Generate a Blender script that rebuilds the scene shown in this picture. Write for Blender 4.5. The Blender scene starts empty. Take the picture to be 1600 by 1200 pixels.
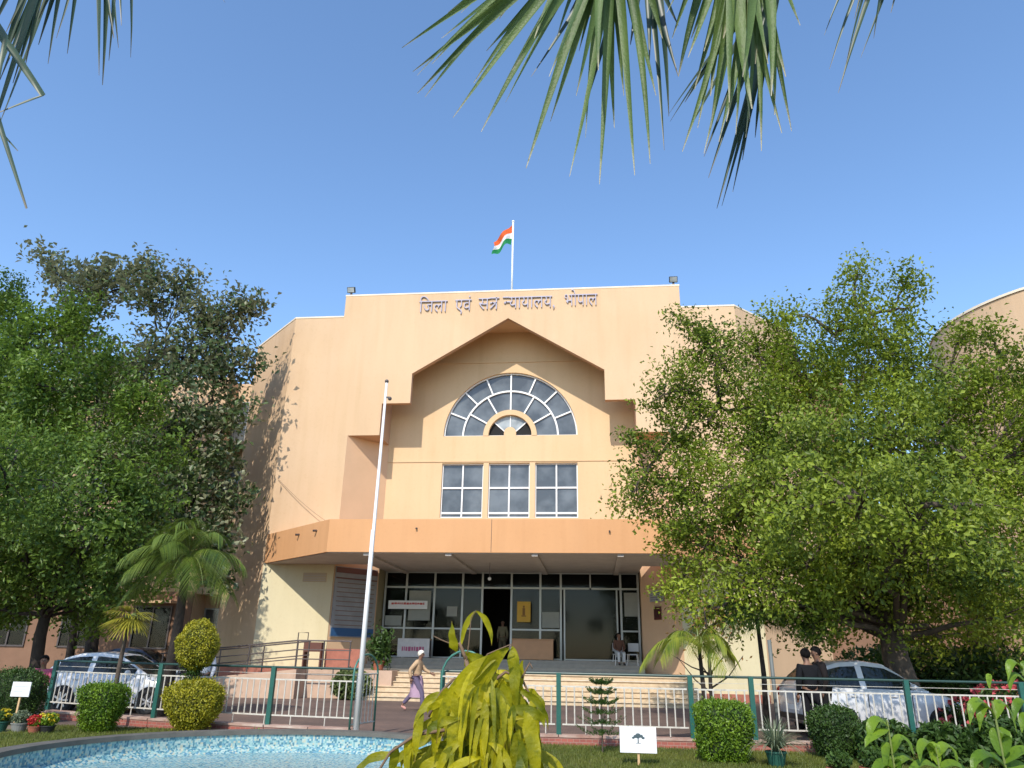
import bpy, bmesh, math, random
import numpy as np
from mathutils import Vector, Matrix
R = math.radians
random.seed(7)
rng = np.random.default_rng(11)
SC = bpy.context.scene
COL = SC.collection

# ------------------------------------------------------------------ camera
F = 1155.0
TH, RO, PS, H = R(20.2), R(1.1), R(6.3), 1.6
_f = Vector((-math.sin(PS)*math.cos(TH), math.cos(PS)*math.cos(TH), math.sin(TH)))
_r = Vector((math.cos(PS), math.sin(PS), 0)); _u = _r.cross(_f)
_r2 = _r*math.cos(RO) + _u*math.sin(RO); _u2 = -_r*math.sin(RO) + _u*math.cos(RO)
CAMLOC = Vector((0, 0, H))
cam = bpy.data.cameras.new('camera'); cam_o = bpy.data.objects.new('camera', cam); COL.objects.link(cam_o)
cam.sensor_width = 36; cam.lens = 36*F/1600; cam.clip_start = .05; cam.clip_end = 2000
m = Matrix((_r2, _u2, -_f)).transposed().to_4x4(); m.translation = CAMLOC
cam_o.matrix_world = m
SC.camera = cam_o

def ray(x, y): return _f + _r2*((x-800)/F) - _u2*((y-600)/F)
def at(x, y, Y): d = ray(x, y); return CAMLOC + d*(Y/d.y)          # survey point on the plane Y
def atz(x, y, z): d = ray(x, y); return CAMLOC + d*((z-H)/d.z)      # survey point at height z
def mpp(x, y, Y): d = ray(x, y); return (Y/d.y)/F                    # metres per photo pixel there

# ------------------------------------------------------------------ sky and sun
SUN = Vector((-.15, -1.0, .96)).normalized()
w = bpy.data.worlds.new('World'); SC.world = w; w.use_nodes = True
nt = w.node_tree; bg = nt.nodes['Background']
sky = nt.nodes.new('ShaderNodeTexSky'); sky.sky_type = 'NISHITA'; sky.sun_disc = False
sky.sun_elevation = math.asin(SUN.z); sky.sun_rotation = math.atan2(SUN.x, SUN.y) % (2*math.pi)
sky.altitude = 500; sky.air_density = 1.0; sky.dust_density = .5; sky.ozone_density = 1.5
hs = nt.nodes.new('ShaderNodeHueSaturation'); hs.inputs['Saturation'].default_value = 1.10; hs.inputs['Value'].default_value = 1.12
nt.links.new(sky.outputs[0], hs.inputs['Color']); nt.links.new(hs.outputs[0], bg.inputs[0])
bg.inputs[1].default_value = 0.15
sun = bpy.data.lights.new('sun', 'SUN'); sun.energy = 2.75; sun.angle = R(.5); sun.color = (1, .93, .83)
so = bpy.data.objects.new('sun', sun); COL.objects.link(so); so.rotation_euler = SUN.to_track_quat('Z', 'Y').to_euler()
so.location = (0, 0, 40)
SC.view_settings.view_transform = 'Standard'; SC.view_settings.look = 'None'
SC.view_settings.exposure = 0.78; SC.view_settings.gamma = 1
SC.render.engine = 'CYCLES'
try:
    SC.cycles.max_bounces = 8; SC.cycles.transparent_max_bounces = 12
except Exception: pass

# ------------------------------------------------------------------ materials
def lin(r, g, b):
    f = lambda c: (c/255/12.92 if c/255 <= .04045 else ((c/255+.055)/1.055)**2.4)
    return (f(r), f(g), f(b), 1)
def mat(name, c, rough=.8, metal=0, spec=.5, var=0, vscale=3, bump=0, bscale=30, c2=None, streak=False, coat=0):
    M = bpy.data.materials.new(name); M.use_nodes = True; n = M.node_tree; b = n.nodes['Principled BSDF']
    b.inputs['Roughness'].default_value = rough; b.inputs['Metallic'].default_value = metal
    b.inputs['Specular IOR Level'].default_value = spec; b.inputs['Coat Weight'].default_value = coat
    c = tuple(c[:3])+(1,)
    if var or c2:
        tc = n.nodes.new('ShaderNodeTexCoord'); mp = n.nodes.new('ShaderNodeMapping'); n.links.new(tc.outputs['Object'], mp.inputs[0])
        if streak: mp.inputs['Scale'].default_value = (1, 1, .18)
        nz = n.nodes.new('ShaderNodeTexNoise'); nz.inputs['Scale'].default_value = vscale; nz.inputs['Detail'].default_value = 8; nz.inputs['Roughness'].default_value = .62
        n.links.new(mp.outputs[0], nz.inputs[0])
        cr = n.nodes.new('ShaderNodeValToRGB'); cr.color_ramp.elements[0].position = .32; cr.color_ramp.elements[1].position = .68
        d = tuple(x*(1-var) for x in c[:3])+(1,) if not c2 else tuple(c2[:3])+(1,)
        cr.color_ramp.elements[0].color = d; cr.color_ramp.elements[1].color = c
        n.links.new(nz.outputs['Fac'], cr.inputs[0]); src = cr.outputs[0]
        if streak:      # rain streaks and patchy repainting
            for sc_, zs, lo, hi, dk in ((2.6, .07, .50, .80, .94), (.32, .8, .46, .60, .97), (9, 1, .55, .8, .95)):
                mp2 = n.nodes.new('ShaderNodeMapping'); mp2.inputs['Scale'].default_value = (1, 1, zs); n.links.new(tc.outputs['Object'], mp2.inputs[0])
                nz2 = n.nodes.new('ShaderNodeTexNoise'); nz2.inputs['Scale'].default_value = sc_; nz2.inputs['Detail'].default_value = 5; n.links.new(mp2.outputs[0], nz2.inputs[0])
                cr2 = n.nodes.new('ShaderNodeValToRGB'); cr2.color_ramp.elements[0].position = lo; cr2.color_ramp.elements[0].color = (1, 1, 1, 1); cr2.color_ramp.elements[1].position = hi; cr2.color_ramp.elements[1].color = (dk, dk*.985, dk*.96, 1)
                n.links.new(nz2.outputs['Fac'], cr2.inputs[0]); mm = n.nodes.new('ShaderNodeMix'); mm.data_type = 'RGBA'; mm.blend_type = 'MULTIPLY'; mm.inputs[0].default_value = 1
                n.links.new(src, mm.inputs[6]); n.links.new(cr2.outputs[0], mm.inputs[7]); src = mm.outputs[2]
        n.links.new(src, b.inputs['Base Color'])
    else: b.inputs['Base Color'].default_value = c
    if bump:
        nb = n.nodes.new('ShaderNodeTexNoise'); nb.inputs['Scale'].default_value = bscale; nb.inputs['Detail'].default_value = 6
        tc2 = n.nodes.new('ShaderNodeTexCoord'); n.links.new(tc2.outputs['Object'], nb.inputs[0])
        bp = n.nodes.new('ShaderNodeBump'); bp.inputs['Strength'].default_value = bump; bp.inputs['Distance'].default_value = .02
        n.links.new(nb.outputs['Fac'], bp.inputs['Height']); n.links.new(bp.outputs[0], b.inputs['Normal'])
    return M
def leafmat(name, c1, c2, trans=.35, rough=.5, tip=None, under=None, nscale=.5, blotch=None):
    M = bpy.data.materials.new(name); M.use_nodes = True; n = M.node_tree; b = n.nodes['Principled BSDF']; out = n.nodes['Material Output']
    geo = n.nodes.new('ShaderNodeNewGeometry'); cr = n.nodes.new('ShaderNodeValToRGB')
    cr.color_ramp.elements[0].color = tuple(c1[:3])+(1,); cr.color_ramp.elements[1].color = tuple(c2[:3])+(1,)
    tc = n.nodes.new('ShaderNodeTexCoord'); nz = n.nodes.new('ShaderNodeTexNoise'); nz.inputs['Scale'].default_value = nscale; nz.inputs['Detail'].default_value = 2
    n.links.new(tc.outputs['Object'], nz.inputs[0])
    mx = n.nodes.new('ShaderNodeMath'); mx.operation = 'MULTIPLY_ADD'; mx.inputs[1].default_value = .55; 
    mr = n.nodes.new('ShaderNodeMapRange'); mr.inputs[1].default_value = .3; mr.inputs[2].default_value = .7; mr.inputs[3].default_value = -.05; mr.inputs[4].default_value = .55
    n.links.new(nz.outputs['Fac'], mr.inputs[0])
    n.links.new(geo.outputs['Random Per Island'], mx.inputs[0]); n.links.new(mr.outputs[0], mx.inputs[2]); n.links.new(mx.outputs[0], cr.inputs[0])
    col = cr.outputs[0]
    if tip is not None:
        at_ = n.nodes.new('ShaderNodeAttribute'); at_.attribute_name = 'along'
        r2 = n.nodes.new('ShaderNodeMapRange'); r2.inputs[1].default_value = .9; r2.inputs[2].default_value = 1.0
        n.links.new(at_.outputs['Fac'], r2.inputs[0])
        mm = n.nodes.new('ShaderNodeMix'); mm.data_type = 'RGBA'; n.links.new(r2.outputs[0], mm.inputs[0]); n.links.new(col, mm.inputs[6]); mm.inputs[7].default_value = tuple(tip[:3])+(1,)
        col = mm.outputs[2]
    if under is not None:
        mm = n.nodes.new('ShaderNodeMix'); mm.data_type = 'RGBA'; n.links.new(geo.outputs['Backfacing'], mm.inputs[0]); n.links.new(col, mm.inputs[6]); mm.inputs[7].default_value = tuple(under[:3])+(1,)
        col = mm.outputs[2]
    if blotch is not None:      # blemishes and a leathery, veined surface
        nb = n.nodes.new('ShaderNodeTexNoise'); nb.inputs['Scale'].default_value = 38; nb.inputs['Detail'].default_value = 5; n.links.new(tc.outputs['Object'], nb.inputs[0])
        rb_ = n.nodes.new('ShaderNodeMapRange'); rb_.inputs[1].default_value = .56; rb_.inputs[2].default_value = .70; rb_.inputs[4].default_value = .75; n.links.new(nb.outputs['Fac'], rb_.inputs[0])
        mm = n.nodes.new('ShaderNodeMix'); mm.data_type = 'RGBA'; n.links.new(rb_.outputs[0], mm.inputs[0]); n.links.new(col, mm.inputs[6]); mm.inputs[7].default_value = tuple(blotch[:3])+(1,); col = mm.outputs[2]
        n2 = n.nodes.new('ShaderNodeTexNoise'); n2.inputs['Scale'].default_value = 110; n.links.new(tc.outputs['Object'], n2.inputs[0]); bp = n.nodes.new('ShaderNodeBump'); bp.inputs['Strength'].default_value = .6; bp.inputs['Distance'].default_value = .004
        n.links.new(n2.outputs['Fac'], bp.inputs['Height']); n.links.new(bp.outputs[0], b.inputs['Normal'])
    n.links.new(col, b.inputs['Base Color']); b.inputs['Roughness'].default_value = rough; b.inputs['Specular IOR Level'].default_value = .35
    tr = n.nodes.new('ShaderNodeBsdfTranslucent'); n.links.new(col, tr.inputs[0]); ms = n.nodes.new('ShaderNodeMixShader'); ms.inputs[0].default_value = trans
    n.links.new(b.outputs[0], ms.inputs[1]); n.links.new(tr.outputs[0], ms.inputs[2]); n.links.new(ms.outputs[0], out.inputs[0])
    return M
def glassmat(name, tint, see=.5, rough=.03):
    M = bpy.data.materials.new(name); M.use_nodes = True; n = M.node_tree; b = n.nodes['Principled BSDF']; out = n.nodes['Material Output']
    b.inputs['Base Color'].default_value = tuple(tint[:3])+(1,); b.inputs['Roughness'].default_value = rough; b.inputs['Specular IOR Level'].default_value = .6
    tc = n.nodes.new('ShaderNodeTexCoord'); nz = n.nodes.new('ShaderNodeTexNoise'); nz.inputs['Scale'].default_value = 1.1; nz.inputs['Detail'].default_value = 3; cr = n.nodes.new('ShaderNodeValToRGB')
    cr.color_ramp.elements[0].position = .38; cr.color_ramp.elements[1].position = .66; cr.color_ramp.elements[0].color = tuple(x*.62 for x in tint[:3])+(1,); cr.color_ramp.elements[1].color = tuple(x*1.35 for x in tint[:3])+(1,)  # uneven reflections put into the base colour as lighter and darker noise
    n.links.new(tc.outputs['Object'], nz.inputs[0]); n.links.new(nz.outputs['Fac'], cr.inputs[0]); n.links.new(cr.outputs[0], b.inputs['Base Color'])
    t = n.nodes.new('ShaderNodeBsdfTransparent'); t.inputs[0].default_value = (.8, .85, .85, 1)
    ms = n.nodes.new('ShaderNodeMixShader'); ms.inputs[0].default_value = see
    n.links.new(b.outputs[0], ms.inputs[1]); n.links.new(t.outputs[0], ms.inputs[2]); n.links.new(ms.outputs[0], out.inputs[0])
    return M

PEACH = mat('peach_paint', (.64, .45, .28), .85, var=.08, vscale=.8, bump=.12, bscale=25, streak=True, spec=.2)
REVEAL_SHADE = mat('reveal_shade_paint', (.50, .325, .215), .85, var=.07, vscale=1, spec=.2)  # facade peach darkened to pinkish brown, recess shade put into the colour
PEACH2 = mat('peach_paint_wings', (.635, .445, .278), .85, var=.09, vscale=.6, bump=.12, bscale=25, streak=True, spec=.2)
PINK = mat('pinkish_paint', (.65, .43, .265), .85, var=.07, vscale=1, bump=.1, spec=.2)
CREAM = mat('cream_paint', (.66, .585, .38), .85, var=.06, vscale=1.2, bump=.1, spec=.2, streak=True)
CREAM2 = mat('niche_cream_paint', (.645, .46, .272), .85, var=.05, vscale=.9, bump=.1, spec=.2, streak=True)
ORANGE = mat('orange_paint', (.64, .345, .165), .8, var=.06, vscale=.9, bump=.1, spec=.2, streak=True)
BROWNWALL = mat('shaded_brown_paint', (.24, .14, .09), .85, var=.2, vscale=1, bump=.1, spec=.2)  # brown wall colour taken darker, shade under the trees put into it
WHITE = mat('white_paint', (.78, .78, .76), .45, var=.05)
COPE = mat('parapet_coping', (.82, .70, .52), .8, var=.1)
GREYSOF = mat('grey_soffit', (.50, .45, .40), .8, var=.15, vscale=2)
STONE = mat('step_stone', (.66, .52, .34), .6, var=.2, vscale=6, c2=(.5, .37, .23))
STONE2 = mat('grey_stone', (.30, .27, .22), .5, var=.2, vscale=5)
RAMPWALL = mat('ramp_pink_plaster', (.55, .38, .27), .85, var=.2, vscale=2, bump=.2)
REDTILE = mat('red_tile', (.40, .14, .09), .6, var=.25, vscale=6)
STEEL = mat('dark_steel', (.10, .08, .075), .4, metal=.4)
ALU = mat('aluminium', (.42, .43, .41), .4, metal=.3)
GREEN = mat('teal_green_paint', (.012, .10, .075), .45, var=.2, vscale=8)
DKGREEN = mat('dark_green_rail_paint', (.02, .055, .045), .45)
BARW = mat('weathered_white_bars', (.58, .54, .46), .5, var=.25, vscale=10)
GLASS = glassmat('grey_window_glass', (.10, .112, .118), .0, .12)
GLASSL = glassmat('pale_window_glass', (.34, .37, .37), .0, .2)
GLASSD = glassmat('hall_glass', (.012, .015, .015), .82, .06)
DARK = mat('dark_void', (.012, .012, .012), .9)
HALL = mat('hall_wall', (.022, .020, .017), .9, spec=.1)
WOOD = mat('desk_wood', (.42, .22, .10), .5, var=.15, vscale=3)
BARK = mat('bark', (.10, .075, .055), .95, var=.4, vscale=6, bump=.8, bscale=12)
BARKD = mat('dark_bark', (.035, .026, .02), .95, var=.4, vscale=6, bump=.8, bscale=12)
SKIN = mat('skin', (.20, .10, .06), .6)
HAIR = mat('black_hair', (.008, .007, .007), .95, spec=.1)
TYRE = mat('rubber', (.015, .015, .015), .85)
RIM = mat('alloy_rim', (.45, .45, .46), .35, metal=.7)
CARW = mat('white_car_paint', (.58, .58, .58), .25, coat=.6)
CARG = glassmat('car_glass', (.015, .02, .02), .25, .04)
REDL = mat('red_lens', (.35, .02, .015), .25)
LAMPG = mat('lamp_lens', (.6, .62, .62), .15)
BLACKP = mat('black_plastic', (.02, .02, .02), .5)
POLEM = mat('pole_steel', (.78, .75, .72), .4, metal=.1)
TERRA = mat('terracotta', (.34, .11, .06), .8, var=.15)
GPOT = mat('green_pot', (.012, .075, .05), .6)

# brick kerb, mosaic, pavers, grass
def nodes_mat(name, rough=.8):
    M = bpy.data.materials.new(name); M.use_nodes = True; n = M.node_tree; b = n.nodes['Principled BSDF']; b.inputs['Roughness'].default_value = rough
    tc = n.nodes.new('ShaderNodeTexCoord'); return M, n, b, tc
M_MOS, n, b, tc = nodes_mat('blue_mosaic', .25)
vo = n.nodes.new('ShaderNodeTexVoronoi'); vo.inputs['Scale'].default_value = 34; vo.feature = 'F1'; vo.distance = 'CHEBYCHEV'; vo.inputs['Randomness'].default_value = .35
sp = n.nodes.new('ShaderNodeSeparateColor'); cr = n.nodes.new('ShaderNodeValToRGB'); cr.color_ramp.interpolation = 'CONSTANT'
cr.color_ramp.elements[0].color = (.075, .19, .24, 1); cr.color_ramp.elements[1].position = .22; cr.color_ramp.elements[1].color = (.17, .33, .34, 1)
for p, c in ((.42, (.29, .43, .41, 1)), (.62, (.12, .26, .34, 1)), (.75, (.38, .47, .42, 1)), (.9, (.42, .42, .32, 1))):
    e = cr.color_ramp.elements.new(p); e.color = c
n.links.new(tc.outputs['Object'], vo.inputs[0]); n.links.new(vo.outputs['Color'], sp.inputs[0]); n.links.new(sp.outputs[0], cr.inputs[0]); n.links.new(cr.outputs[0], b.inputs['Base Color'])

M_PAV, n, b, tc = nodes_mat('concrete_pavers', .85)
br = n.nodes.new('ShaderNodeTexBrick'); br.inputs['Scale'].default_value = 4; br.inputs['Color1'].default_value = (.17, .115, .09, 1); br.inputs['Color2'].default_value = (.125, .085, .07, 1)
br.inputs['Mortar'].default_value = (.07, .055, .045, 1); br.inputs['Mortar Size'].default_value = .018
nz = n.nodes.new('ShaderNodeTexNoise'); nz.inputs['Scale'].default_value = .7; nz.inputs['Detail'].default_value = 7
mx = n.nodes.new('ShaderNodeMix'); mx.data_type = 'RGBA'; mx.blend_type = 'MULTIPLY'; mx.inputs[0].default_value = .7
cr = n.nodes.new('ShaderNodeValToRGB'); cr.color_ramp.elements[0].position = .3; cr.color_ramp.elements[0].color = (.6, .58, .55, 1); cr.color_ramp.elements[1].position = .7; cr.color_ramp.elements[1].color = (1.3, 1.2, 1.1, 1)
n.links.new(tc.outputs['Object'], br.inputs[0]); n.links.new(tc.outputs['Object'], nz.inputs[0]); n.links.new(nz.outputs['Fac'], cr.inputs[0])
n.links.new(br.outputs[0], mx.inputs[6]); n.links.new(cr.outputs[0], mx.inputs[7]); n.links.new(mx.outputs[2], b.inputs['Base Color'])

M_BRK, n, b, tc = nodes_mat('painted_brick', .8)
br = n.nodes.new('ShaderNodeTexBrick'); br.inputs['Scale'].default_value = 4.2; br.inputs['Color1'].default_value = (.36, .10, .07, 1); br.inputs['Color2'].default_value = (.26, .08, .06, 1)
br.inputs['Mortar'].default_value = (.30, .2, .15, 1); br.inputs['Mortar Size'].default_value = .02
mp = n.nodes.new('ShaderNodeMapping'); mp.inputs['Rotation'].default_value = (R(90), 0, 0)
n.links.new(tc.outputs['Object'], mp.inputs[0]); n.links.new(mp.outputs[0], br.inputs[0]); n.links.new(br.outputs[0], b.inputs['Base Color'])

M_SOIL = mat('garden_soil', (.10, .065, .04), .95, var=.4, vscale=3, bump=.5)
M_LAWN = mat('lawn_turf', (.085, .10, .02), .95, vscale=1.5, c2=(.12, .10, .035), bump=.5, bscale=40)
M_GRND = mat('dusty_ground', (.20, .15, .10), .95, var=.3, vscale=.5)
L_GRASS = leafmat('grass_blades', (.07, .11, .015), (.20, .21, .04), .3, nscale=.8)
L_RIGHT = leafmat('fine_leaves', (.03, .075, .014), (.38, .46, .045), .42, .45, nscale=.45)
L_LEFT = leafmat('green_leaves', (.026, .07, .016), (.21, .32, .04), .4, .45, nscale=.45)
L_BACK = leafmat('broad_leaves', (.03, .058, .02), (.10, .15, .04), .25, .4, under=(.24, .25, .14), nscale=.4)
L_BUSH = leafmat('clipped_leaves', (.05, .12, .012), (.22, .34, .02), .3, .45, nscale=3)
L_GOLD = leafmat('golden_leaves', (.13, .15, .012), (.52, .46, .03), .3, .45, nscale=4)
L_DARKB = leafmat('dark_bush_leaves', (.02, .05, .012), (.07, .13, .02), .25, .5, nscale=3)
L_PALM = leafmat('palm_green', (.045, .095, .02), (.20, .27, .04), .35, .4, nscale=1)
L_PALMY = leafmat('palm_yellow', (.20, .20, .03), (.50, .44, .05), .35, .4, nscale=1)
L_PALMG = leafmat('palm_bright', (.07, .13, .02), (.36, .38, .04), .35, .4, nscale=2)
L_FAN = leafmat('fan_frond', (.04, .09, .022), (.17, .25, .07), .3, .5, tip=(.50, .45, .32), blotch=(.10, .14, .04), nscale=2)
L_FAND = leafmat('fan_frond_dark', (.02, .045, .03), (.06, .10, .05), .2, .4, tip=(.14, .12, .08), nscale=2)
L_WEEP = leafmat('weeping_leaf', (.045, .095, .006), (.60, .52, .01), .48, .5, tip=(.30, .19, .04), blotch=(.14, .17, .01), nscale=12)
L_FRESH = leafmat('fresh_leaf', (.08, .17, .012), (.24, .36, .03), .4, .35, blotch=(.05, .11, .01), nscale=5)
L_SPIKE = leafmat('grey_green_strap', (.10, .14, .08), (.26, .30, .18), .3, .5, nscale=4)
L_PETR = leafmat('red_petal', (.45, .02, .02), (.65, .06, .06), .3)
L_PETY = leafmat('yellow_petal', (.60, .45, .02), (.75, .62, .05), .3)
L_PETP = leafmat('pink_petal', (.5, .06, .08), (.68, .16, .16), .3)

# ------------------------------------------------------------------ mesh helpers
class MB:
    def __init__(s): s.v = []; s.f = []; s.mi = []; s.cur = 0
    def add(s, vs, fs):
        o = len(s.v); s.v += [tuple(v) for v in vs]; s.f += [tuple(i+o for i in f) for f in fs]; s.mi += [s.cur]*len(fs); return s
    def box(s, x0, x1, y0, y1, z0, z1):
        return s.add([(x0, y0, z0), (x1, y0, z0), (x1, y1, z0), (x0, y1, z0), (x0, y0, z1), (x1, y0, z1), (x1, y1, z1), (x0, y1, z1)],
                     [(0, 3, 2, 1), (4, 5, 6, 7), (0, 1, 5, 4), (1, 2, 6, 5), (2, 3, 7, 6), (3, 0, 4, 7)])
    def obox(s, c, ax, ay, az, hx, hy, hz):        # oriented box: centre, axes, half sizes
        c, ax, ay, az = map(Vector, (c, ax, ay, az)); P = []
        for k in (-1, 1):
            for i, j in ((-1, -1), (1, -1), (1, 1), (-1, 1)): P.append(c+ax*hx*i+ay*hy*j+az*hz*k)
        return s.add(P, [(0, 3, 2, 1), (4, 5, 6, 7), (0, 1, 5, 4), (1, 2, 6, 5), (2, 3, 7, 6), (3, 0, 4, 7)])
    def prism(s, poly, z0, z1):                    # xy polygon (counter-clockwise)
        n = len(poly)
        return s.add([(x, y, z0) for x, y in poly]+[(x, y, z1) for x, y in poly],
                     [tuple(range(n-1, -1, -1)), tuple(range(n, 2*n))]+[(i, (i+1) % n, (i+1) % n+n, i+n) for i in range(n)])
    def xz(s, poly, y0, y1):                       # polygon in x,z extruded in y
        n = len(poly)
        return s.add([(x, y0, z) for x, z in poly]+[(x, y1, z) for x, z in poly],
                     [tuple(range(n)), tuple(range(2*n-1, n-1, -1))]+[(i, i+n, (i+1) % n+n, (i+1) % n) for i in range(n)])
    def tube(s, pts, rad, n=8, cap=True):
        pts = [Vector(p) for p in pts]
        if not hasattr(rad, '__len__'): rad = [rad]*len(pts)
        vs = []; prev = None
        for i, p in enumerate(pts):
            t = (pts[min(i+1, len(pts)-1)]-pts[max(i-1, 0)]).normalized()
            a = prev if prev is not None else (Vector((0, 0, 1)) if abs(t.z) < .9 else Vector((1, 0, 0)))
            x = (a - t*a.dot(t)).normalized(); y = t.cross(x); prev = x
            for k in range(n):
                q = 2*math.pi*k/n; vs.append(p+(x*math.cos(q)+y*math.sin(q))*rad[i])
        fs = [(i*n+k, i*n+(k+1) % n, (i+1)*n+(k+1) % n, (i+1)*n+k) for i in range(len(pts)-1) for k in range(n)]
        if cap: fs += [tuple(range(n-1, -1, -1)), tuple(range((len(pts)-1)*n, len(pts)*n))]
        return s.add(vs, fs)
    def lathe(s, prof, c=(0, 0, 0), n=24):         # profile of (r, z)
        vs = []; c = Vector(c)
        for r, z in prof:
            for k in range(n):
                q = 2*math.pi*k/n; vs.append((c.x+r*math.cos(q), c.y+r*math.sin(q), c.z+z))
        L = len(prof)
        return s.add(vs, [(i*n+k, i*n+(k+1) % n, (i+1)*n+(k+1) % n, (i+1)*n+k) for i in range(L-1) for k in range(n)])
    def ball(s, c, r, nu=12, nv=8, rot=None):
        c = Vector(c); r = (r, r, r) if not hasattr(r, '__len__') else r; vs = []
        for j in range(nv+1):
            t = math.pi*j/nv
            for k in range(nu):
                q = 2*math.pi*k/nu; p = Vector((r[0]*math.sin(t)*math.cos(q), r[1]*math.sin(t)*math.sin(q), r[2]*math.cos(t)))
                if rot: p = rot @ p
                vs.append(c+p)
        return s.add(vs, [(j*nu+k, (j+1)*nu+k, (j+1)*nu+(k+1) % nu, j*nu+(k+1) % nu) for j in range(nv) for k in range(nu)])
    def build(s, name, m, parent=None, smooth=False, bevel=0):
        me = bpy.data.meshes.new(name); me.from_pydata(s.v, [], s.f); me.validate(); me.update()
        for x in (m if isinstance(m, (list, tuple)) else [m]): me.materials.append(x)
        if isinstance(m, (list, tuple)) and len(me.polygons) == len(s.mi): me.polygons.foreach_set('material_index', s.mi)
        if smooth: me.polygons.foreach_set('use_smooth', [True]*len(me.polygons))
        o = bpy.data.objects.new(name, me); COL.objects.link(o)
        if parent: link(o, parent)
        if bevel:
            b = o.modifiers.new('bevel', 'BEVEL'); b.width = bevel; b.segments = 2; b.limit_method = 'ANGLE'
        return o
def link(o, parent):
    o.parent = parent
    o.matrix_parent_inverse = Matrix.Translation(-wl(parent)) if parent.type == 'EMPTY' or True else Matrix()
def wl(o):
    v = Vector(o.location)
    if o.parent: v = Vector((0, 0, 0)) if o.type == 'MESH' else v
    return v
def tag(o, label=None, cat=None, group=None, kind=None):
    if label: o['label'] = label
    if cat: o['category'] = cat
    if group: o['group'] = group
    if kind: o['kind'] = kind
    return o
def thing(name, loc, label, cat, group=None):
    o = bpy.data.objects.new(name, None); COL.objects.link(o); o.location = loc; o.empty_display_size = .3
    return tag(o, label, cat, group)
def struct(name, mb, m): o = mb.build(name, m); o['kind'] = 'structure'; return o

def leaf_object(name, C, D, N, L, W, m, parent=None, fold=.25, curl=0.0):
    """many small leaves: two triangles each, folded along the midrib"""
    k = len(C); C = np.asarray(C, float); D = np.asarray(D, float); N = np.asarray(N, float)
    D /= np.linalg.norm(D, axis=1)[:, None]+1e-9; S = np.cross(D, N); S /= np.linalg.norm(S, axis=1)[:, None]+1e-9; N = np.cross(S, D)
    L = np.broadcast_to(L, (k,))[:, None]; W = np.broadcast_to(W, (k,))[:, None]
    base = C-D*L*.5; tip = C+D*L*.5-N*L*curl; l = C-S*W*.5+N*W*fold; r = C+S*W*.5+N*W*fold
    V = np.stack([base, r, tip, l], 1).reshape(-1, 3).astype(np.float32)
    i = np.arange(k)[:, None]*4; T = np.concatenate([i+np.array([[0, 1, 2]]), i+np.array([[0, 2, 3]])], 1).reshape(-1).astype(np.int32)
    me = bpy.data.meshes.new(name); me.vertices.add(len(V)); me.vertices.foreach_set('co', V.ravel())
    me.loops.add(len(T)); me.loops.foreach_set('vertex_index', T); npoly = len(T)//3
    me.polygons.add(npoly); me.polygons.foreach_set('loop_start', np.arange(npoly, dtype=np.int32)*3)
    try: me.polygons.foreach_set('loop_total', np.full(npoly, 3, np.int32))
    except Exception: pass
    me.update(calc_edges=True); me.validate(); me.materials.append(m)
    o = bpy.data.objects.new(name, me); COL.objects.link(o)
    if parent: link(o, parent)
    return o
def unit(n): v = rng.normal(size=(n, 3)); return v/np.linalg.norm(v, axis=1)[:, None]

class Strips:
    """long leaves: strips of left / midrib / right vertices along a curve"""
    def __init__(s): s.v = []; s.f = []; s.t = []
    def leaf(s, pts, width, nrm, fold=.3, wave=0, prof=None, ph=0):
        pts = [Vector(p) for p in pts]; n = len(pts); o = len(s.v); nrm = Vector(nrm)
        for i, p in enumerate(pts):
            t = i/(n-1); d = (pts[min(i+1, n-1)]-pts[max(i-1, 0)]).normalized()
            sd = d.cross(nrm); sd = sd.normalized() if sd.length > 1e-4 else Vector((1, 0, 0)); up = sd.cross(d)
            ww = width*(prof(t) if prof else max(.03, math.sin(math.pi*min(1, t*.95+.04))**.7))*.5
            wv = wave*width*math.sin(t*17+ph); wv2 = wave*width*math.sin(t*15+ph+2)
            s.v += [p-sd*ww+up*(fold*ww+wv), p, p+sd*ww+up*(fold*ww+wv2)]; s.t += [t]*3
        for i in range(n-1):
            a = o+i*3; s.f += [(a, a+1, a+4, a+3), (a+1, a+2, a+5, a+4)]
    def build(s, name, m, parent=None, smooth=True):
        me = bpy.data.meshes.new(name); me.from_pydata([tuple(v) for v in s.v], [], s.f)
        a = me.attributes.new('along', 'FLOAT', 'POINT'); a.data.foreach_set('value', s.t)
        if smooth: me.polygons.foreach_set('use_smooth', [True]*len(me.polygons))
        me.materials.append(m); me.update(); o = bpy.data.objects.new(name, me); COL.objects.link(o)
        if parent: link(o, parent)
        return o
def curve(a, b, sag=0, n=8, side=None, sd=0):
    a, b = Vector(a), Vector(b); out = []
    for i in range(n):
        t = i/(n-1); p = a.lerp(b, t); p.z += sag*4*t*(1-t)
        if side is not None: p += Vector(side)*sd*4*t*(1-t)
        out.append(p)
    return out

# ================================================================== SETTING
g = MB(); g.add([(-600, -300, 0), (600, -300, 0), (600, 900, 0), (-600, 900, 0)], [(0, 1, 2, 3)]); struct('ground', g, M_GRND)
g = MB(); g.add([(-60, 16.4, .004), (60, 16.4, .004), (60, 37, .004), (-60, 37, .004)], [(0, 1, 2, 3)]); struct('paved_forecourt', g, M_PAV)
g = MB(); g.add([(-60, -20, .004), (60, -20, .004), (60, 15.6, .004), (-60, 15.6, .004)], [(0, 1, 2, 3)]); struct('lawn', g, M_LAWN)

CX = -3.9
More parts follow.
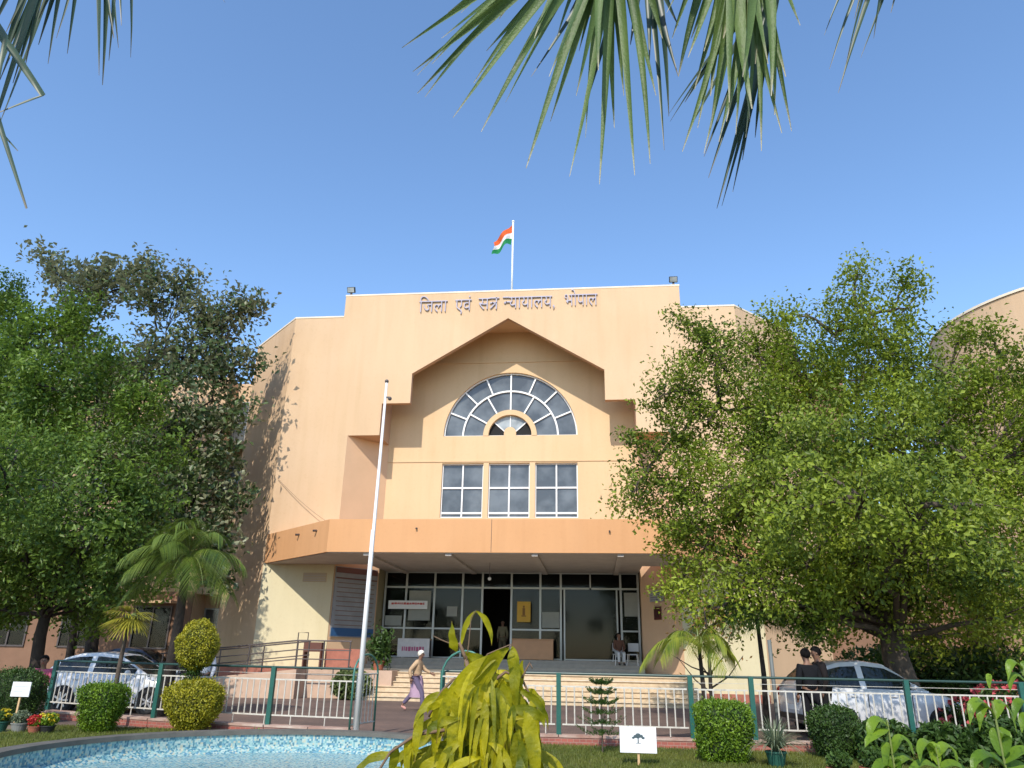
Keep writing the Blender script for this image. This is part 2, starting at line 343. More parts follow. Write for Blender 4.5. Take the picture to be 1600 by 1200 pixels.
# ================================================================== COURT BUILDING
B = thing('court_building', (CX, 33, 0), 'large peach courthouse with stepped gabled recess, arched window and orange canopy over its steps', 'building')
def X(*a): return [CX+x for x in a]
left_open = [(-8.4, 0), (-8.4, 18.78), (8.4, 18.78), (8.4, 0), (7.6, 0), (7.6, 11.35), (6.05, 11.35), (6.05, 12.94), (4.66, 12.94), (4.66, 14.46), (0, 17.3),
             (-4.66, 14.46), (-4.66, 12.94), (-6.05, 12.94), (-6.05, 11.35), (-7.6, 11.35), (-7.6, 0)]
g = MB(); g.xz([(CX+x, z) for x, z in left_open][::-1], 33.0, 33.28); g.mi = [0, 0]+[1 if 5 <= i <= 15 else 0 for i in range(len(left_open))][::-1]; g.build('facade_wall', [PEACH, REVEAL_SHADE], B)
for s in (-1, 1):
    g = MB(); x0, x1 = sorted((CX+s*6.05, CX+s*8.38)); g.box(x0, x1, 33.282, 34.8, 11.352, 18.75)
    x0, x1 = sorted((CX+s*7.6, CX+s*8.38)); g.box(x0, x1, 33.282, 34.8, 0, 11.35); g.build('side_pier', REVEAL_SHADE, B)
    g = MB(); p = [(CX+s*7.598, 33.0), (CX+s*6.05, 34.8), (CX+s*7.598, 34.8)]
    if s < 0: p = p[::-1]
    g.prism(p[::-1], 0, 11.348); g.build('splayed_wall', PINK, B)
    g = MB(); p = [(CX+s*8.39, 33.05), (CX+s*10.95, 33.05), (CX+s*14.6, 36.7), (CX+s*14.6, 47), (CX+s*8.39, 47)]
    g.prism(p if s > 0 else p[::-1], 0, 17.62); g.build('wing_wall', PEACH2, B)
    g = MB(); p = [(CX+s*8.42, 33.03), (CX+s*10.96, 33.03), (CX+s*14.62, 36.68), (CX+s*14.4, 36.9), (CX+s*10.86, 33.33), (CX+s*8.42, 33.33)]
    g.prism(p if s > 0 else p[::-1], 17.62, 17.70); g.build('coping', COPE, B)
    # cream porch wall under the canopy
    g = MB(); x0, x1 = sorted((CX+s*7.61, CX+s*10.93)); g.box(x0, x1, 32.97, 33.045, 0, 5.37); g.build('porch_wall', CREAM, B)
    # side wall of the porch between splay and glazing
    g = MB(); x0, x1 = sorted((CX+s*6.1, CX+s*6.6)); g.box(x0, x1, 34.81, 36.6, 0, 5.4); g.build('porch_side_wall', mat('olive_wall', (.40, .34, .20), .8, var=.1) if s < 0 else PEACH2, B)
g = MB(); g.box(CX-8.42, CX+8.42, 32.985, 33.25, 18.78, 18.86); g.build('coping', COPE, B)
g = MB(); g.box(CX-8.39, CX+8.39, 34.81, 47, 18.0, 18.3); g.box(CX-8.39, CX+8.39, 46.8, 47, 0, 18.0); g.build('roof', STONE2, B)
g = MB(); g.box(CX-6.049, CX+6.049, 33.282, 34.8, 17.32, 17.45); g.build('recess_ceiling', PEACH, B)
# niche back wall with openings
g = MB(); Y0, Y1 = 34.8, 35.1
xs = [(-3.30, -1.26), (-1.0, 1.0), (1.26, 3.30)]
g.box(CX-6.2, CX+6.2, Y0, Y1, 5.38, 7.74)
for a, b_ in ((-6.2, -3.30), (-1.26, -1.0), (1.0, 1.26), (3.30, 6.2)): g.box(CX+a, CX+b_, Y0, Y1, 7.74, 10.40)
g.box(CX-6.2, CX+6.2, Y0, Y1, 10.40, 11.78)
arc = [(CX+3.32*math.cos(math.pi*k/40), 11.78+3.32*math.sin(math.pi*k/40)) for k in range(41)]
g.xz([(CX+6.2, 11.78)]+arc+[(CX-6.2, 11.78), (CX-6.2, 17.6), (CX+6.2, 17.6)], Y0, Y1)
g.build('niche_wall', CREAM2, B)
g = MB(); g.box(CX-6.04, CX+6.04, 34.765, 34.798, 10.46, 10.53); g.build('ledge', CREAM2, B)
g = MB(); g.box(CX-6.04, CX+6.04, 34.75, 34.798, 15.64, 15.71); g.build('ledge', CREAM2, B)
# roof slab behind niche / dark interior
g = MB(); g.box(CX-6.1, CX+6.1, 38, 38.1, 5.6, 17.6); g.build('upper_room_wall', DARK, B)

def arcbar(g, r, wd, y0, y1, a0=0, a1=math.pi, n=40, cz=11.78):
    for k in range(n):
        q0 = a0+(a1-a0)*k/n; q1 = a0+(a1-a0)*(k+1)/n
        ri, ro = r-wd/2, r+wd/2
        P = [(CX+ri*math.cos(q0), cz+ri*math.sin(q0)), (CX+ro*math.cos(q0), cz+ro*math.sin(q0)), (CX+ro*math.cos(q1), cz+ro*math.sin(q1)), (CX+ri*math.cos(q1), cz+ri*math.sin(q1))]
        g.xz(P[::-1] if False else P, y0, y1)
def radbar(g, r0, r1, a, wd, y0, y1, cz=11.78):
    ca, sa = math.cos(a), math.sin(a); px, pz = -sa*wd/2, ca*wd/2
    g.xz([(CX+r0*ca-px, cz+r0*sa-pz), (CX+r1*ca-px, cz+r1*sa-pz), (CX+r1*ca+px, cz+r1*sa+pz), (CX+r0*ca+px, cz+r0*sa+pz)], y0, y1)
g = MB()
arcbar(g, 3.29, .07, 34.93, 35.0); arcbar(g, 2.36, .085, 34.925, 35.0)
for k in range(1, 8): radbar(g, 2.39, 3.26, math.pi*k/8, .075, 34.93, 34.99)
for k in range(1, 6): radbar(g, 1.32, 2.33, math.pi*k/6, .075, 34.93, 34.99)
g.box(CX-3.29, CX+3.29, 34.93, 35.0, 11.78, 11.83)
aw = g.build('arched_window', WHITE, B)
g = MB(); arcbar(g, 1.20, .26, 34.78, 35.05, n=30); g.build('inner_arch_band', CREAM2, aw)
g = MB(); g.xz([(CX+3.3*math.cos(math.pi*k/40), 11.79+3.3*math.sin(math.pi*k/40)) for k in range(41)], 35.02, 35.04); g.build('pane', GLASS, aw)
g = MB()
for a0, a1, mm in ((0, 42, 0), (138, 180, 0), (42, 138, 1)):
    g.cur = mm
    q = [(CX, 11.79)]+[(CX+1.07*math.cos(R(a0+(a1-a0)*k/10)), 11.79+1.07*math.sin(R(a0+(a1-a0)*k/10))) for k in range(11)]
    g.xz(q, 34.98, 35.0)
g.build('fan_pane', [DARK, GLASSL], aw)
g = MB()
for a in (42, 90, 138): radbar(g, .2, 1.07, R(a), .05, 34.93, 34.975)
g.build('fan_bar', WHITE, aw)
g = MB(); g.xz([(CX+.3*math.cos(math.pi*k/12), 11.79+.15+.3*math.sin(math.pi*k/12)) for k in range(13)]+[(CX-.3, 11.785), (CX+.3, 11.785)], 34.85, 34.97); g.build('fan_hub', CREAM2, aw)
for a, b_ in xs:
    g = MB(); x0, x1 = CX+a, CX+b_; xm = (x0+x1)/2; y0, y1 = 34.93, 34.99
    for u, v in ((x0, x0+.05), (xm-.035, xm+.035), (x1-.05, x1)): g.box(u, v, y0, y1, 7.74, 10.40)
    for zz, hh in ((7.98, .045), (9.2, .04), (10.37, .03), (7.77, .03)):
        g.box(x0+.05, xm-.035, y0+.003, y1-.003, zz-hh, zz+hh); g.box(xm+.035, x1-.05, y0+.003, y1-.003, zz-hh, zz+hh)
    wo = g.build('window', WHITE, B)
    g = MB(); g.box(x0, x1, 35.0, 35.02, 7.74, 10.40); g.build('pane', GLASS, wo)
# canopy
g = MB(); cp = [(CX-6.6, 29), (CX+6.6, 29), (CX+10.95, 33.04), (CX-10.95, 33.04)]
g.prism(cp, 5.36, 6.66); can = g.build('canopy', ORANGE, B)
ci = [(CX-6.5, 29.12), (CX+6.5, 29.12), (CX+10.7, 33.03), (CX+6.1, 36.3), (CX-6.1, 36.3), (CX-10.7, 33.03)]
g = MB(); g.prism([(CX-6.55, 29.07), (CX+6.55, 29.07), (CX+10.8, 33.0), (CX-10.8, 33.0)], 5.33, 5.358)
g.prism([(CX-6.05, 33.0), (CX+6.05, 33.0), (CX+6.05, 36.0), (CX-6.05, 36.0)], 5.34, 5.37)
for x in (-5, -1.7, 1.7, 5): g.box(CX+x-.12, CX+x+.12, 29.1, 35.9, 5.24, 5.33)
g.build('soffit', GREYSOF, can)
g = MB()
for px, py in ((472, 838), (498, 833)):
    d = atz(px, py, 6.1)
    t = (px-418)/(515-418); p = Vector((CX-10.95+t*4.35, 33.04-t*4.04, 6.66-.35-(0 if px < 480 else 0)))
    g = MB(); g.tube([p, p+Vector((-.12, -.12, -.02))], .045, 8); g.build('drain_spout', STEEL, can)
for x in (-3.0, 4.6): g = MB(); g.tube([(CX+x, 29.01, 6.3-(.1 if x > 0 else 0)), (CX+x, 28.9, 6.28-(.1 if x > 0 else 0))], .035, 8); g.build('drain_spout', STEEL, can)
g = MB(); g.box(CX-.008, CX+.008, 28.994, 29.0, 5.37, 6.655); g.build('joint', BLACKP, can)
# porch floor, steps, upper steps
g = MB(); g.prism([(CX-6.9, 30.1), (CX+7.0, 30.1), (CX+7.6, 33), (CX+6.05, 34.8), (CX+6.05, 36.4), (CX-6.05, 36.4), (CX-6.05, 34.8), (CX-7.6, 33), (CX-7.6, 30.1)], 0, 1.0); g.build('porch_floor', STONE2, B)
g = MB()
for k in range(6):
    z1 = .96-.16*k; xl = CX-3.6-.22*k; xr = CX+7.4+.1*k
    g.box(xl-.0, xr, 30.1-.3*(k+1), 30.1-.3*k, 0, z1-.035); g.box(xl-.02, xr, 30.1-.3*(k+1)-.045, 30.1-.3*k-.047, z1-.033, z1)
st = g.build('steps', STONE, B, bevel=.012)
g = MB(); g.box(CX-6.9, CX-3.6, 29.0, 30.09, 0, 1.0); g.build('planter_wall', RAMPWALL, B)
g = MB()
for k in range(3): g.box(CX-6.04, CX+6.04, 33.7+.3*k, 36.3, 1.0+.15*k, 1.15+.15*k)
g.build('inner_steps', STONE2, B)
# entrance glazing
vx = [-6.0, -4.97, -3.59, -2.24, -1.29, 0.1, 1.46, 2.42, 3.8, 5.2, 6.0]
g = MB(); y0, y1 = 35.95, 36.05
for x in vx:
    if x == 3.8: g.box(CX+x-.03, CX+x+.03, y0, y1, 4.66, 5.34)
    else: g.box(CX+x-.045, CX+x+.045, y0, y1, 1.45, 5.34)
for i in range(len(vx)-1):
    a, b_ = CX+vx[i]+.045, CX+vx[i+1]-.045
    g.box(a, b_, y0+.01, y1-.01, 4.58, 4.66); g.box(a, b_, y0+.01, y1-.01, 5.28, 5.335)
    if i not in (4, 7, 8): g.box(a, b_, y0+.01, y1-.01, 2.72, 2.79); g.box(a, b_, y0+.01, y1-.01, 1.46, 1.52)
g.box(CX+2.55, CX+2.62, y0, y1, 1.45, 4.58); g.box(CX+4.98, CX+5.05, y0, y1, 1.45, 4.58); g.box(CX+2.62, CX+4.98, y0+.01, y1-.01, 1.46, 1.52)
scr = g.build('entrance_frame', ALU, B)
g = MB()
for i in range(len(vx)-1):
    a, b_ = CX+vx[i]+.045, CX+vx[i+1]-.045
    g.box(a, b_, 35.995, 36.005, 4.66, 5.28)
    if i not in (4, 7, 8): g.box(a, b_, 35.995, 36.005, 2.79, 4.58); g.box(a, b_, 35.995, 36.005, 1.52, 2.72)
g.box(CX+2.62, CX+4.98, 35.99, 36.0, 1.52, 4.58)
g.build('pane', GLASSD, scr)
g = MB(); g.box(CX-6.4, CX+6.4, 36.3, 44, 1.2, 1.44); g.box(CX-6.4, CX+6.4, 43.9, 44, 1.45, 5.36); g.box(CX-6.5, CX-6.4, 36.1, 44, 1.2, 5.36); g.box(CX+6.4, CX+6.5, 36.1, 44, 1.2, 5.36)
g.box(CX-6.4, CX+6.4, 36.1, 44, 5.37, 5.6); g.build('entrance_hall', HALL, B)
# blinds and papers behind the glazing
M_BL = mat('grey_blind', (.33, .34, .30), .8, var=.1)
for nm_, a, b_, z0, z1 in (('blind', -4.8, -3.75, 3.1, 4.45), ('blind', 5.35, 5.95, 3.4, 4.45), ('paper', 1.55, 2.35, 2.85, 3.55), ('paper', -2.95, -2.45, 3.3, 3.75), ('paper', -5.9, -5.1, 2.85, 3.3)):
    g = MB(); g.box(CX+a, CX+b_, 35.90, 35.93, z0, z1); g.build(nm_, M_BL, scr)
# left long wing of the building, with recessed window bay
g = MB(); g.box(-62, -20.3, 37.4, 47, 0, 16.2); g.box(-20.3, -18.5, 38.6, 47, 0, 16.2)
for z in (4.3, 8.2, 12.1): g.box(-20.28, -18.52, 37.5, 38.59, z, z+.35)
g.build('side_wall', PEACH2, B)
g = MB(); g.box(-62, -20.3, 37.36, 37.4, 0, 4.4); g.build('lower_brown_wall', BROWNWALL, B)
for z in (1.2, 4.9, 8.8, 12.6):
    g = MB(); g.box(-20.2, -18.6, 38.50, 38.56, z, z+.06); g.box(-20.2, -18.6, 38.50, 38.56, z+2.4, z+2.46)
    for x in (-20.2, -19.43, -18.66): g.box(x, x+.06, 38.49, 38.57, z, z+2.46)
    g.box(-20.14, -18.66, 38.5, 38.55, z+1.6, z+1.65)
    wo = g.build('window', ALU, B)
    g = MB(); g.box(-20.2, -18.6, 38.565, 38.58, z, z+2.46); g.build('pane', GLASS, wo)
for xw in (-23.3, -27.2, -31.0, -35):
    for z in (1.6, 5.5, 9.4):
        g = MB(); g.box(xw, xw+2, 37.30, 37.34, z, z+.08); g.box(xw, xw+2, 37.30, 37.34, z+2, z+2.08)
        for x in (0, .96, 1.92): g.box(xw+x, xw+x+.08, 37.29, 37.35, z, z+2.08)
        wo = g.build('window', STEEL, B)
        g = MB(); g.box(xw, xw+2, 37.345, 37.355, z, z+2.08); g.build('pane', GLASSD if z < 2 else GLASS, wo)
        if z < 2: g = MB(); g.box(xw, xw+2, 37.356, 37.359, z, z+2.08); g.build('dark_room', DARK, wo)
        g = MB(); g.box(xw-.2, xw+2.2, 36.7, 37.36, z+2.2, z+2.32); g.build('sunshade', PEACH2, wo)
# mirrored recess on the right and the low red plinth
g = MB(); g.box(10.7, 13.5, 38.6, 47, 0, 16.2); g.box(13.5, 60, 41, 47, 0, 8.5); g.build('side_wall', BROWNWALL, B)  # wall behind the tree wears the darkened brown as painted-in shade
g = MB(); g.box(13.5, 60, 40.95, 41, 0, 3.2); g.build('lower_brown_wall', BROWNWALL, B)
g = MB(); g.box(CX+7.65, CX+10.9, 32.90, 32.965, 0, .32); g.build('red_plinth', REDTILE, B)
# roof floodlights
for i, (px, py, sx) in enumerate(((549, 459, 1), (1052, 441, -1))):
    p = at(px, py, 33.12); p.z = 18.86
    t = thing('floodlight', p, 'small black floodlight on the %s end of the tall central parapet' % ('lower looking left' if i == 0 else 'higher looking right'), 'floodlight', 'floodlights on the parapet')
    t['label'] = ('black floodlight on the parapet corner above the pole-side wing' if i == 0 else 'black floodlight on the parapet corner above the big green tree')
    g = MB(); g.box(p.x-.05, p.x+.05, p.y-.03, p.y+.03, p.z, p.z+.18); g.box(p.x-.22, p.x+.22, p.y-.03, p.y+.03, p.z, p.z+.03); g.build('bracket', STEEL, t)
    g = MB(); g.obox((p.x, p.y-.05, p.z+.32), (1, 0, 0), (0, .9, .44), (0, -.44, .9), .2, .09, .15); g.build('lamp_housing', BLACKP, t, bevel=.02)
    g = MB(); g.obox((p.x, p.y-.135, p.z+.28), (1, 0, 0), (0, .9, .44), (0, -.44, .9), .17, .012, .12); g.build('lens', GLASSL, t)
# lettering (Devanagari, letters set one by one in their visual order)
def text_mesh(txt, size, m, origin, ext=.03, weight=-.010):
    c = bpy.data.curves.new('t', 'FONT'); c.body = txt; c.size = size; c.extrude = ext; c.offset = weight
    o = bpy.data.objects.new('t', c); COL.objects.link(o); bpy.context.view_layer.update()
    dg = bpy.context.evaluated_depsgraph_get(); me = bpy.data.meshes.new_from_object(o.evaluated_get(dg)); bpy.data.objects.remove(o)
    v = np.zeros(len(me.vertices)*3); me.vertices.foreach_get('co', v); v = v.reshape(-1, 3)
    fs = [tuple(p.vertices) for p in me.polygons]; bpy.data.meshes.remove(me)
    return v, fs
def facade_text(g, txt, x0, x1, zb, size, y):
    v, fs = text_mesh(txt, size, None, None)
    a, b_ = v[:, 0].min(), v[:, 0].max(); k = (x1-x0)/(b_-a)
    g.add([(x0+(p[0]-a)*k, y-p[2], zb+p[1]) for p in v], fs)
LET = mat('letter_metal', (.33, .31, .39), .5)
LETS = mat('letter_edge', (.55, .52, .55), .5)
yy = 32.95
g = MB(); facade_text(g, 'िजला', -8.42, -6.98, 17.72, 1.02, yy); g.build('lettering', LET, B)
g = MB(); facade_text(g, 'एवं', -6.58, -5.76, 17.74, 1.02, yy); g.build('lettering', LET, B)
g = MB(); facade_text(g, 'स', -5.40, -4.85, 17.78, 1.02, yy)
# conjunct letters built from strokes
def stroke(g, pts, wd=.058): 
    for (a, b_) in zip(pts[:-1], pts[1:]):
        a, b_ = Vector((a[0], 0, a[1])), Vector((b_[0], 0, b_[1])); d = (b_-a); L = d.length; d.normalize(); nn = Vector((-d.z, 0, d.x))
        g.obox(Vector((0, yy, 0))+(a+b_)/2, d, (0, 1, 0), nn, L/2+.02, .03, wd/2)
hz = 17.78+.62
stroke(g, [(-4.86, hz), (-4.38, hz)]); stroke(g, [(-4.5, hz), (-4.5, 17.80)]); stroke(g, [(-4.5, 18.12), (-4.68, 18.16), (-4.80, 18.12)]); stroke(g, [(-4.56, 18.10), (-4.78, 17.84)])
g.build('lettering', LET, B); g = MB()
stroke(g, [(-4.16, hz+.02), (-3.86, hz+.02)]); stroke(g, [(-4.06, 18.14), (-4.0, 18.16), (-3.84, 18.16)]); g.ball((-4.06, yy, 18.12), (.06, .03, .06))
facade_text(g, 'यायालय,', -3.86, -1.60, 17.80, 1.02, yy)
g.build('lettering', LET, B); g = MB()
facade_text(g, 'भोपाल', -1.10, .52, 17.84, 1.02, yy)
g.build('lettering', LET, B)
# ================================================================== FLAGS AND POLES
p = Vector((CX+.02, 34.2, 18.3)); t = thing('roof_flagpole', p, 'slim white pole on the roof carrying the tricolour flag', 'flagpole')
g = MB(); g.tube([p, p+Vector((0, 0, 5.25))], .05, 10); g.build('pole', WHITE, t, smooth=True)
g = MB(); g.ball(p+Vector((0, 0, 5.3)), .08); g.build('finial', WHITE, t, smooth=True)
fl = thing('flag', p+Vector((0, 0, 3.7)), 'saffron, white and green flag flying from the roof pole', 'flag')
top = p+Vector((-.05, 0, 5.1)); nx, nz = 16, 9; FS = [(0, 3, (.75, .13, .03)), (3, 6, (.82, .80, .78)), (6, 9, (.02, .25, .08))]
def flagpt(i, j):
    u, v = i/nx, j/nz; dx = -1.1*u; dz = -1.15*v*(1-.25*u)-1.05*u**1.2
    return top+Vector((dx*.9+.06*math.sin(v*5), .16*math.sin(u*9+v*2), dz+.05*math.sin(u*8)))
for a, b_, c in FS:
    g = MB(); g.add([flagpt(i, j) for j in range(a, b_+1) for i in range(nx+1)], [(j*(nx+1)+i, j*(nx+1)+i+1, (j+1)*(nx+1)+i+1, (j+1)*(nx+1)+i) for j in range(b_-a) for i in range(nx)])
    o = g.build({0: 'saffron_band', 3: 'white_band', 6: 'green_band'}[a], leafmat('flag_%d' % a, c, c, .3, .8), fl, smooth=True)
q0 = at(555, 1152, 15.2); q0.z = 0; ztop = at(600, 598, 15.2).z
t = thing('tall_flagpole', q0, 'tall bare silver flagpole rising beside the garden gate', 'flagpole')
g = MB(); g.tube([q0, q0+Vector((.02, 0, ztop*.55)), q0+Vector((.03, 0, ztop*.551)), q0+Vector((.05, 0, ztop))], [.056, .047, .038, .027], 12); g.build('pole', POLEM, t, smooth=True)
g = MB(); g.box(q0.x-.17, q0.x+.17, q0.y-.17, q0.y+.17, 0, .16); g.build('base_plate', STONE2, t)
g = MB(); g.ball(q0+Vector((.05, 0, ztop+.03)), .045); g.tube([q0+Vector((.05, 0, ztop-.35)), q0+Vector((.14, 0, ztop-.35))], .02, 6); g.ball(q0+Vector((.15, 0, ztop-.38)), .045); g.build('pulley', STEEL, t)

# ================================================================== TREES
def tree(name, loc, label, blobs, m, bark, dens, per, L, W, tr=.22, fork=2.4, trunks=1, sigma=.28, group=None, droop=.2, lean=(0, 0), twigs=6, shell=.4, spray=.5):
    base = Vector(loc); t = thing(name, base, label, 'tree', group)
    C = []; CT = []
    for (c, r) in blobs:
        c = np.array(c); n = max(4, int(dens*r*r)); u = unit(n); rad = r*(rng.random(n)**shell)
        p = c+u*rad[:, None]*np.array([1, 1, .92]); C.append(p); CT.append((c, r, p))
    # branches
    g = MB(); forkp = base+Vector((lean[0], lean[1], fork))
    mids = []
    def wob(a, b_, r0, r1, n=7, w=.12):
        a, b_ = Vector(a), Vector(b_); d = (b_-a).length; out = []
        for i in range(n):
            q = i/(n-1); k = math.sin(math.pi*q)*w*d
            out.append(a.lerp(b_, q)+Vector((random.uniform(-1, 1), random.uniform(-1, 1), random.uniform(-.2, .7)))*k*.5)
        g.tube(out, [r0+(r1-r0)*(i/(n-1)) for i in range(n)], 7); return out
    g.tube([base+Vector((0, 0, -.1)), base+Vector((0, 0, .15)), base.lerp(forkp, .4)+Vector((.05, 0, 0)), base.lerp(forkp, .75)+Vector((-.04, 0, 0)), forkp+Vector((0, 0, .25))], [tr*1.5, tr*1.15, tr, tr*.95, tr*.8], 12)
    big = sorted(range(len(CT)), key=lambda i: -CT[i][1])
    for i in big:
        c, r, p = CT[i]; c = Vector(c)
        if mids and random.random() < .65: a = min(mids, key=lambda q: (q-c).length+random.uniform(0, .8)); r0 = tr*.30
        else: a = forkp+Vector((random.uniform(-.1, .1), 0, random.uniform(-.2, .2))); r0 = tr*.42
        r0 *= min(1, .35+r*.45); path = wob(a, c, r0, tr*.07); mids += path[3:]
        for q in p[rng.choice(len(p), min(twigs, len(p)), replace=False)]: wob(path[-2], q, tr*.06, .008, 5, .1)
    g.build('trunk', bark, t, smooth=True)
    C = np.concatenate(C); n = len(C); 
    # each clump is an outward spray of leaves
    cen = np.mean([np.array(b_[0]) for b_ in blobs], 0); out = C-cen; out /= np.linalg.norm(out, axis=1)[:, None]+1e-6; out[:, 2] += .25; out += unit(n)*.6
    out /= np.linalg.norm(out, axis=1)[:, None]
    idx = np.repeat(np.arange(n), per); k = len(idx); sc = (.6+.8*rng.random(n))[idx]
    P = C[idx]+np.clip(rng.normal(size=(k, 3)), -1.7, 1.7)*sigma*sc[:, None]*np.array([1, 1, .75])+out[idx]*(np.clip(rng.normal(size=k), -1.6, 1.6)*sigma*spray*2)[:, None]
    D = unit(k); D[:, 2] -= droop; N = unit(k)*.62+out[idx]*.75+(unit(n)*.35)[idx]; N[:, 2] += .45
    P[:, 2] = np.maximum(P[:, 2], .6)
    leaf_object('crown', P, D, N, L*(.6+.8*rng.random(k)), W*(.6+.8*rng.random(k)), m, t, fold=.3)
    return t
def bl(px, py, r, Y): return (tuple(at(px, py, Y)), r*mpp(px, py, Y))

Yr = 20.5
rb = [(1350, 575, 100, 0), (1335, 470, 42, .5), (1338, 430, 20, .5), (1425, 480, 32, 0), (1418, 440, 16, 0), (1215, 590, 80, .3), (1210, 505, 28, 0), (1260, 490, 36, .5), (1120, 560, 55, -.3), (1075, 500, 22, 0), (1085, 560, 25, .1), (1080, 640, 55, .2),
      (1030, 620, 30, 0), (1010, 695, 38, 0), (990, 770, 32, -.2), (1050, 750, 60, 0), (1120, 760, 100, -.8), (1250, 690, 130, 1), (1250, 720, 110, -2), (1400, 680, 130, -1.5), (1420, 640, 90, 1.8), (1520, 610, 70, 0), (1545, 525, 24, 0), (1500, 520, 14, .3),
      (1570, 560, 35, .2), (1560, 720, 110, 0), (1540, 740, 90, -2.2), (1450, 820, 120, -2.6), (1300, 840, 120, -2.2), (1320, 830, 110, 1.6), (1150, 870, 95, .2), (1085, 850, 50, -.5), (1060, 910, 32, 0), (1560, 880, 100, -1.2), (1240, 930, 75, .4), (1390, 920, 85, -1), (1530, 950, 60, .5),
      (1640, 800, 100, .5), (1690, 690, 110, 0), (1650, 600, 60, 0), (1140, 950, 40, 0), (1330, 960, 50, 1.5), (1480, 910, 60, 2), (1460, 980, 45, 1.5), (1540, 1010, 45, 2.5), (1600, 960, 60, 1), (1400, 970, 40, 2), (1200, 800, 80, 2), (1480, 760, 90, 2.5), (1350, 760, 90, 3), (1600, 620, 50, 1), (1250, 890, 50, -2.2), (1360, 880, 60, -2.6), (1450, 870, 60, -2.6), (1200, 935, 38, -2.4), (1290, 955, 32, -2.2), (1540, 890, 60, -2.6), (1150, 905, 42, -2), (1110, 960, 30, -1.5), (1270, 985, 22, -2.0), (1075, 940, 28, -.8), (1050, 690, 45, .5), (1590, 960, 50, -2.6), (1270, 560, 55, 0), (1390, 540, 50, .3), (1455, 570, 38, 0), (1180, 530, 34, .2), (1300, 520, 38, .5), (1060, 590, 38, 0), (1010, 740, 42, .3), (1050, 830, 50, .2), (1460, 680, 80, 1), (1440, 780, 80, 1.2), (1240, 800, 62, -4.8), (1340, 775, 66, -5), (1440, 790, 66, -5), (1540, 790, 60, -4.6), (1290, 740, 40, -4.6), (1130, 600, 48, -.8), (1190, 640, 60, -1), (1105, 660, 45, -.4), (1095, 525, 26, 0), (1160, 700, 60, -1), (1400, 835, 58, -4.6), (1500, 840, 55, -4.8), (1230, 540, 45, .2), (1355, 510, 40, .2), (1590, 650, 60, -.5)]
rb = [bl(x, y, r, Yr+d) for x, y, r, d in rb]
p0 = at(1425, 1100, 20.0); p0.z = 0
tree('spreading_tree', p0, 'big spreading fine leaved tree with yellow green sprays in front of the right wing', rb, L_RIGHT, BARK, 10.5, 120, .125, .07, tr=.32, fork=2.3, sigma=.25, droop=.15, lean=(-.2, .1), twigs=9, shell=.36, spray=.55)
# left trees
lb = [(60, 520, 55, 0), (110, 500, 45, .5), (150, 560, 50, 0), (60, 600, 80, -1), (170, 640, 70, 0), (230, 620, 40, .5), (60, 720, 100, -1.5), (190, 740, 80, -1), (250, 700, 35, 0), (30, 820, 90, -2), (130, 840, 90, -2), (215, 800, 45, -.8), (60, 910, 45, -1), (150, 900, 55, -1), (10, 640, 90, 0), (-60, 700, 110, 0), (-80, 850, 110, -1), (-40, 560, 60, 0), (220, 870, 35, -.5), (30, 930, 40, 1), (110, 930, 45, 1.5), (180, 930, 40, 1), (60, 880, 60, 1.5), (240, 850, 40, 1.5), (-60, 950, 60, 0), (20, 960, 30, 2), (150, 960, 30, 2), (230, 920, 30, 2)]
lb = [bl(x, y, r, 24.0+d) for x, y, r, d in lb]
p0 = at(45, 1080, 24.5); p0.z = 0
tree('forked_tree', p0, 'bright green tree with forked dark trunk at far left behind the white hatchback', lb, L_LEFT, BARKD, 11, 84, .18, .10, tr=.2, fork=2.6, sigma=.30, twigs=7, shell=.45)
bb = [(90, 430, 28, 0), (60, 402, 12, 0), (150, 440, 38, 0), (200, 440, 40, .5), (235, 415, 22, 0), (130, 470, 40, 0), (250, 470, 45, 0), (290, 450, 28, 0), (310, 490, 30, 0), (375, 480, 34, 0), (350, 520, 45, .3), (395, 475, 14, 0), (285, 560, 50, .5), (350, 580, 50, 0),
      (385, 560, 20, 0), (300, 640, 60, 0), (360, 650, 35, 0), (260, 700, 60, 1), (330, 720, 50, 0), (355, 780, 32, 0), (300, 790, 55, 0), (290, 860, 45, 0), (340, 850, 38, 0), (230, 560, 50, .5), (180, 600, 60, 1.5), (230, 800, 60, 1.5), (120, 560, 60, 2), (150, 700, 80, 2), (200, 880, 45, 1), (120, 880, 50, 1.5), (330, 900, 22, 0)]
bb = [bl(x, y, r, 30.8+d) for x, y, r, d in bb]
p0 = at(132, 1060, 31); p0.z = 0
tree('broadleaf_tree', p0, 'tall dark broad leaved tree with pale leaf undersides against the left wing wall', bb, L_BACK, BARKD, 10, 46, .27, .17, tr=.26, fork=3.4, sigma=.36, twigs=6, shell=.5, spray=.5)
fb = [bl(x, y, r, 32.5+d) for x, y, r, d in [(10, 450, 30, 0), (35, 490, 40, 0), (-20, 480, 50, 0), (0, 560, 70, 0), (30, 620, 60, 0), (-60, 600, 90, 0), (40, 900, 40, 0), (100, 930, 35, 0), (80, 860, 60, 0)]]
p0 = at(100, 1060, 32.3); p0.z = 0
tree('leafy_tree', p0, 'blue green leafy tree whose top shows at the left edge behind the forked tree', fb, L_LEFT, BARKD, 14, 50, .2, .1, tr=.17, fork=3.2, twigs=4)

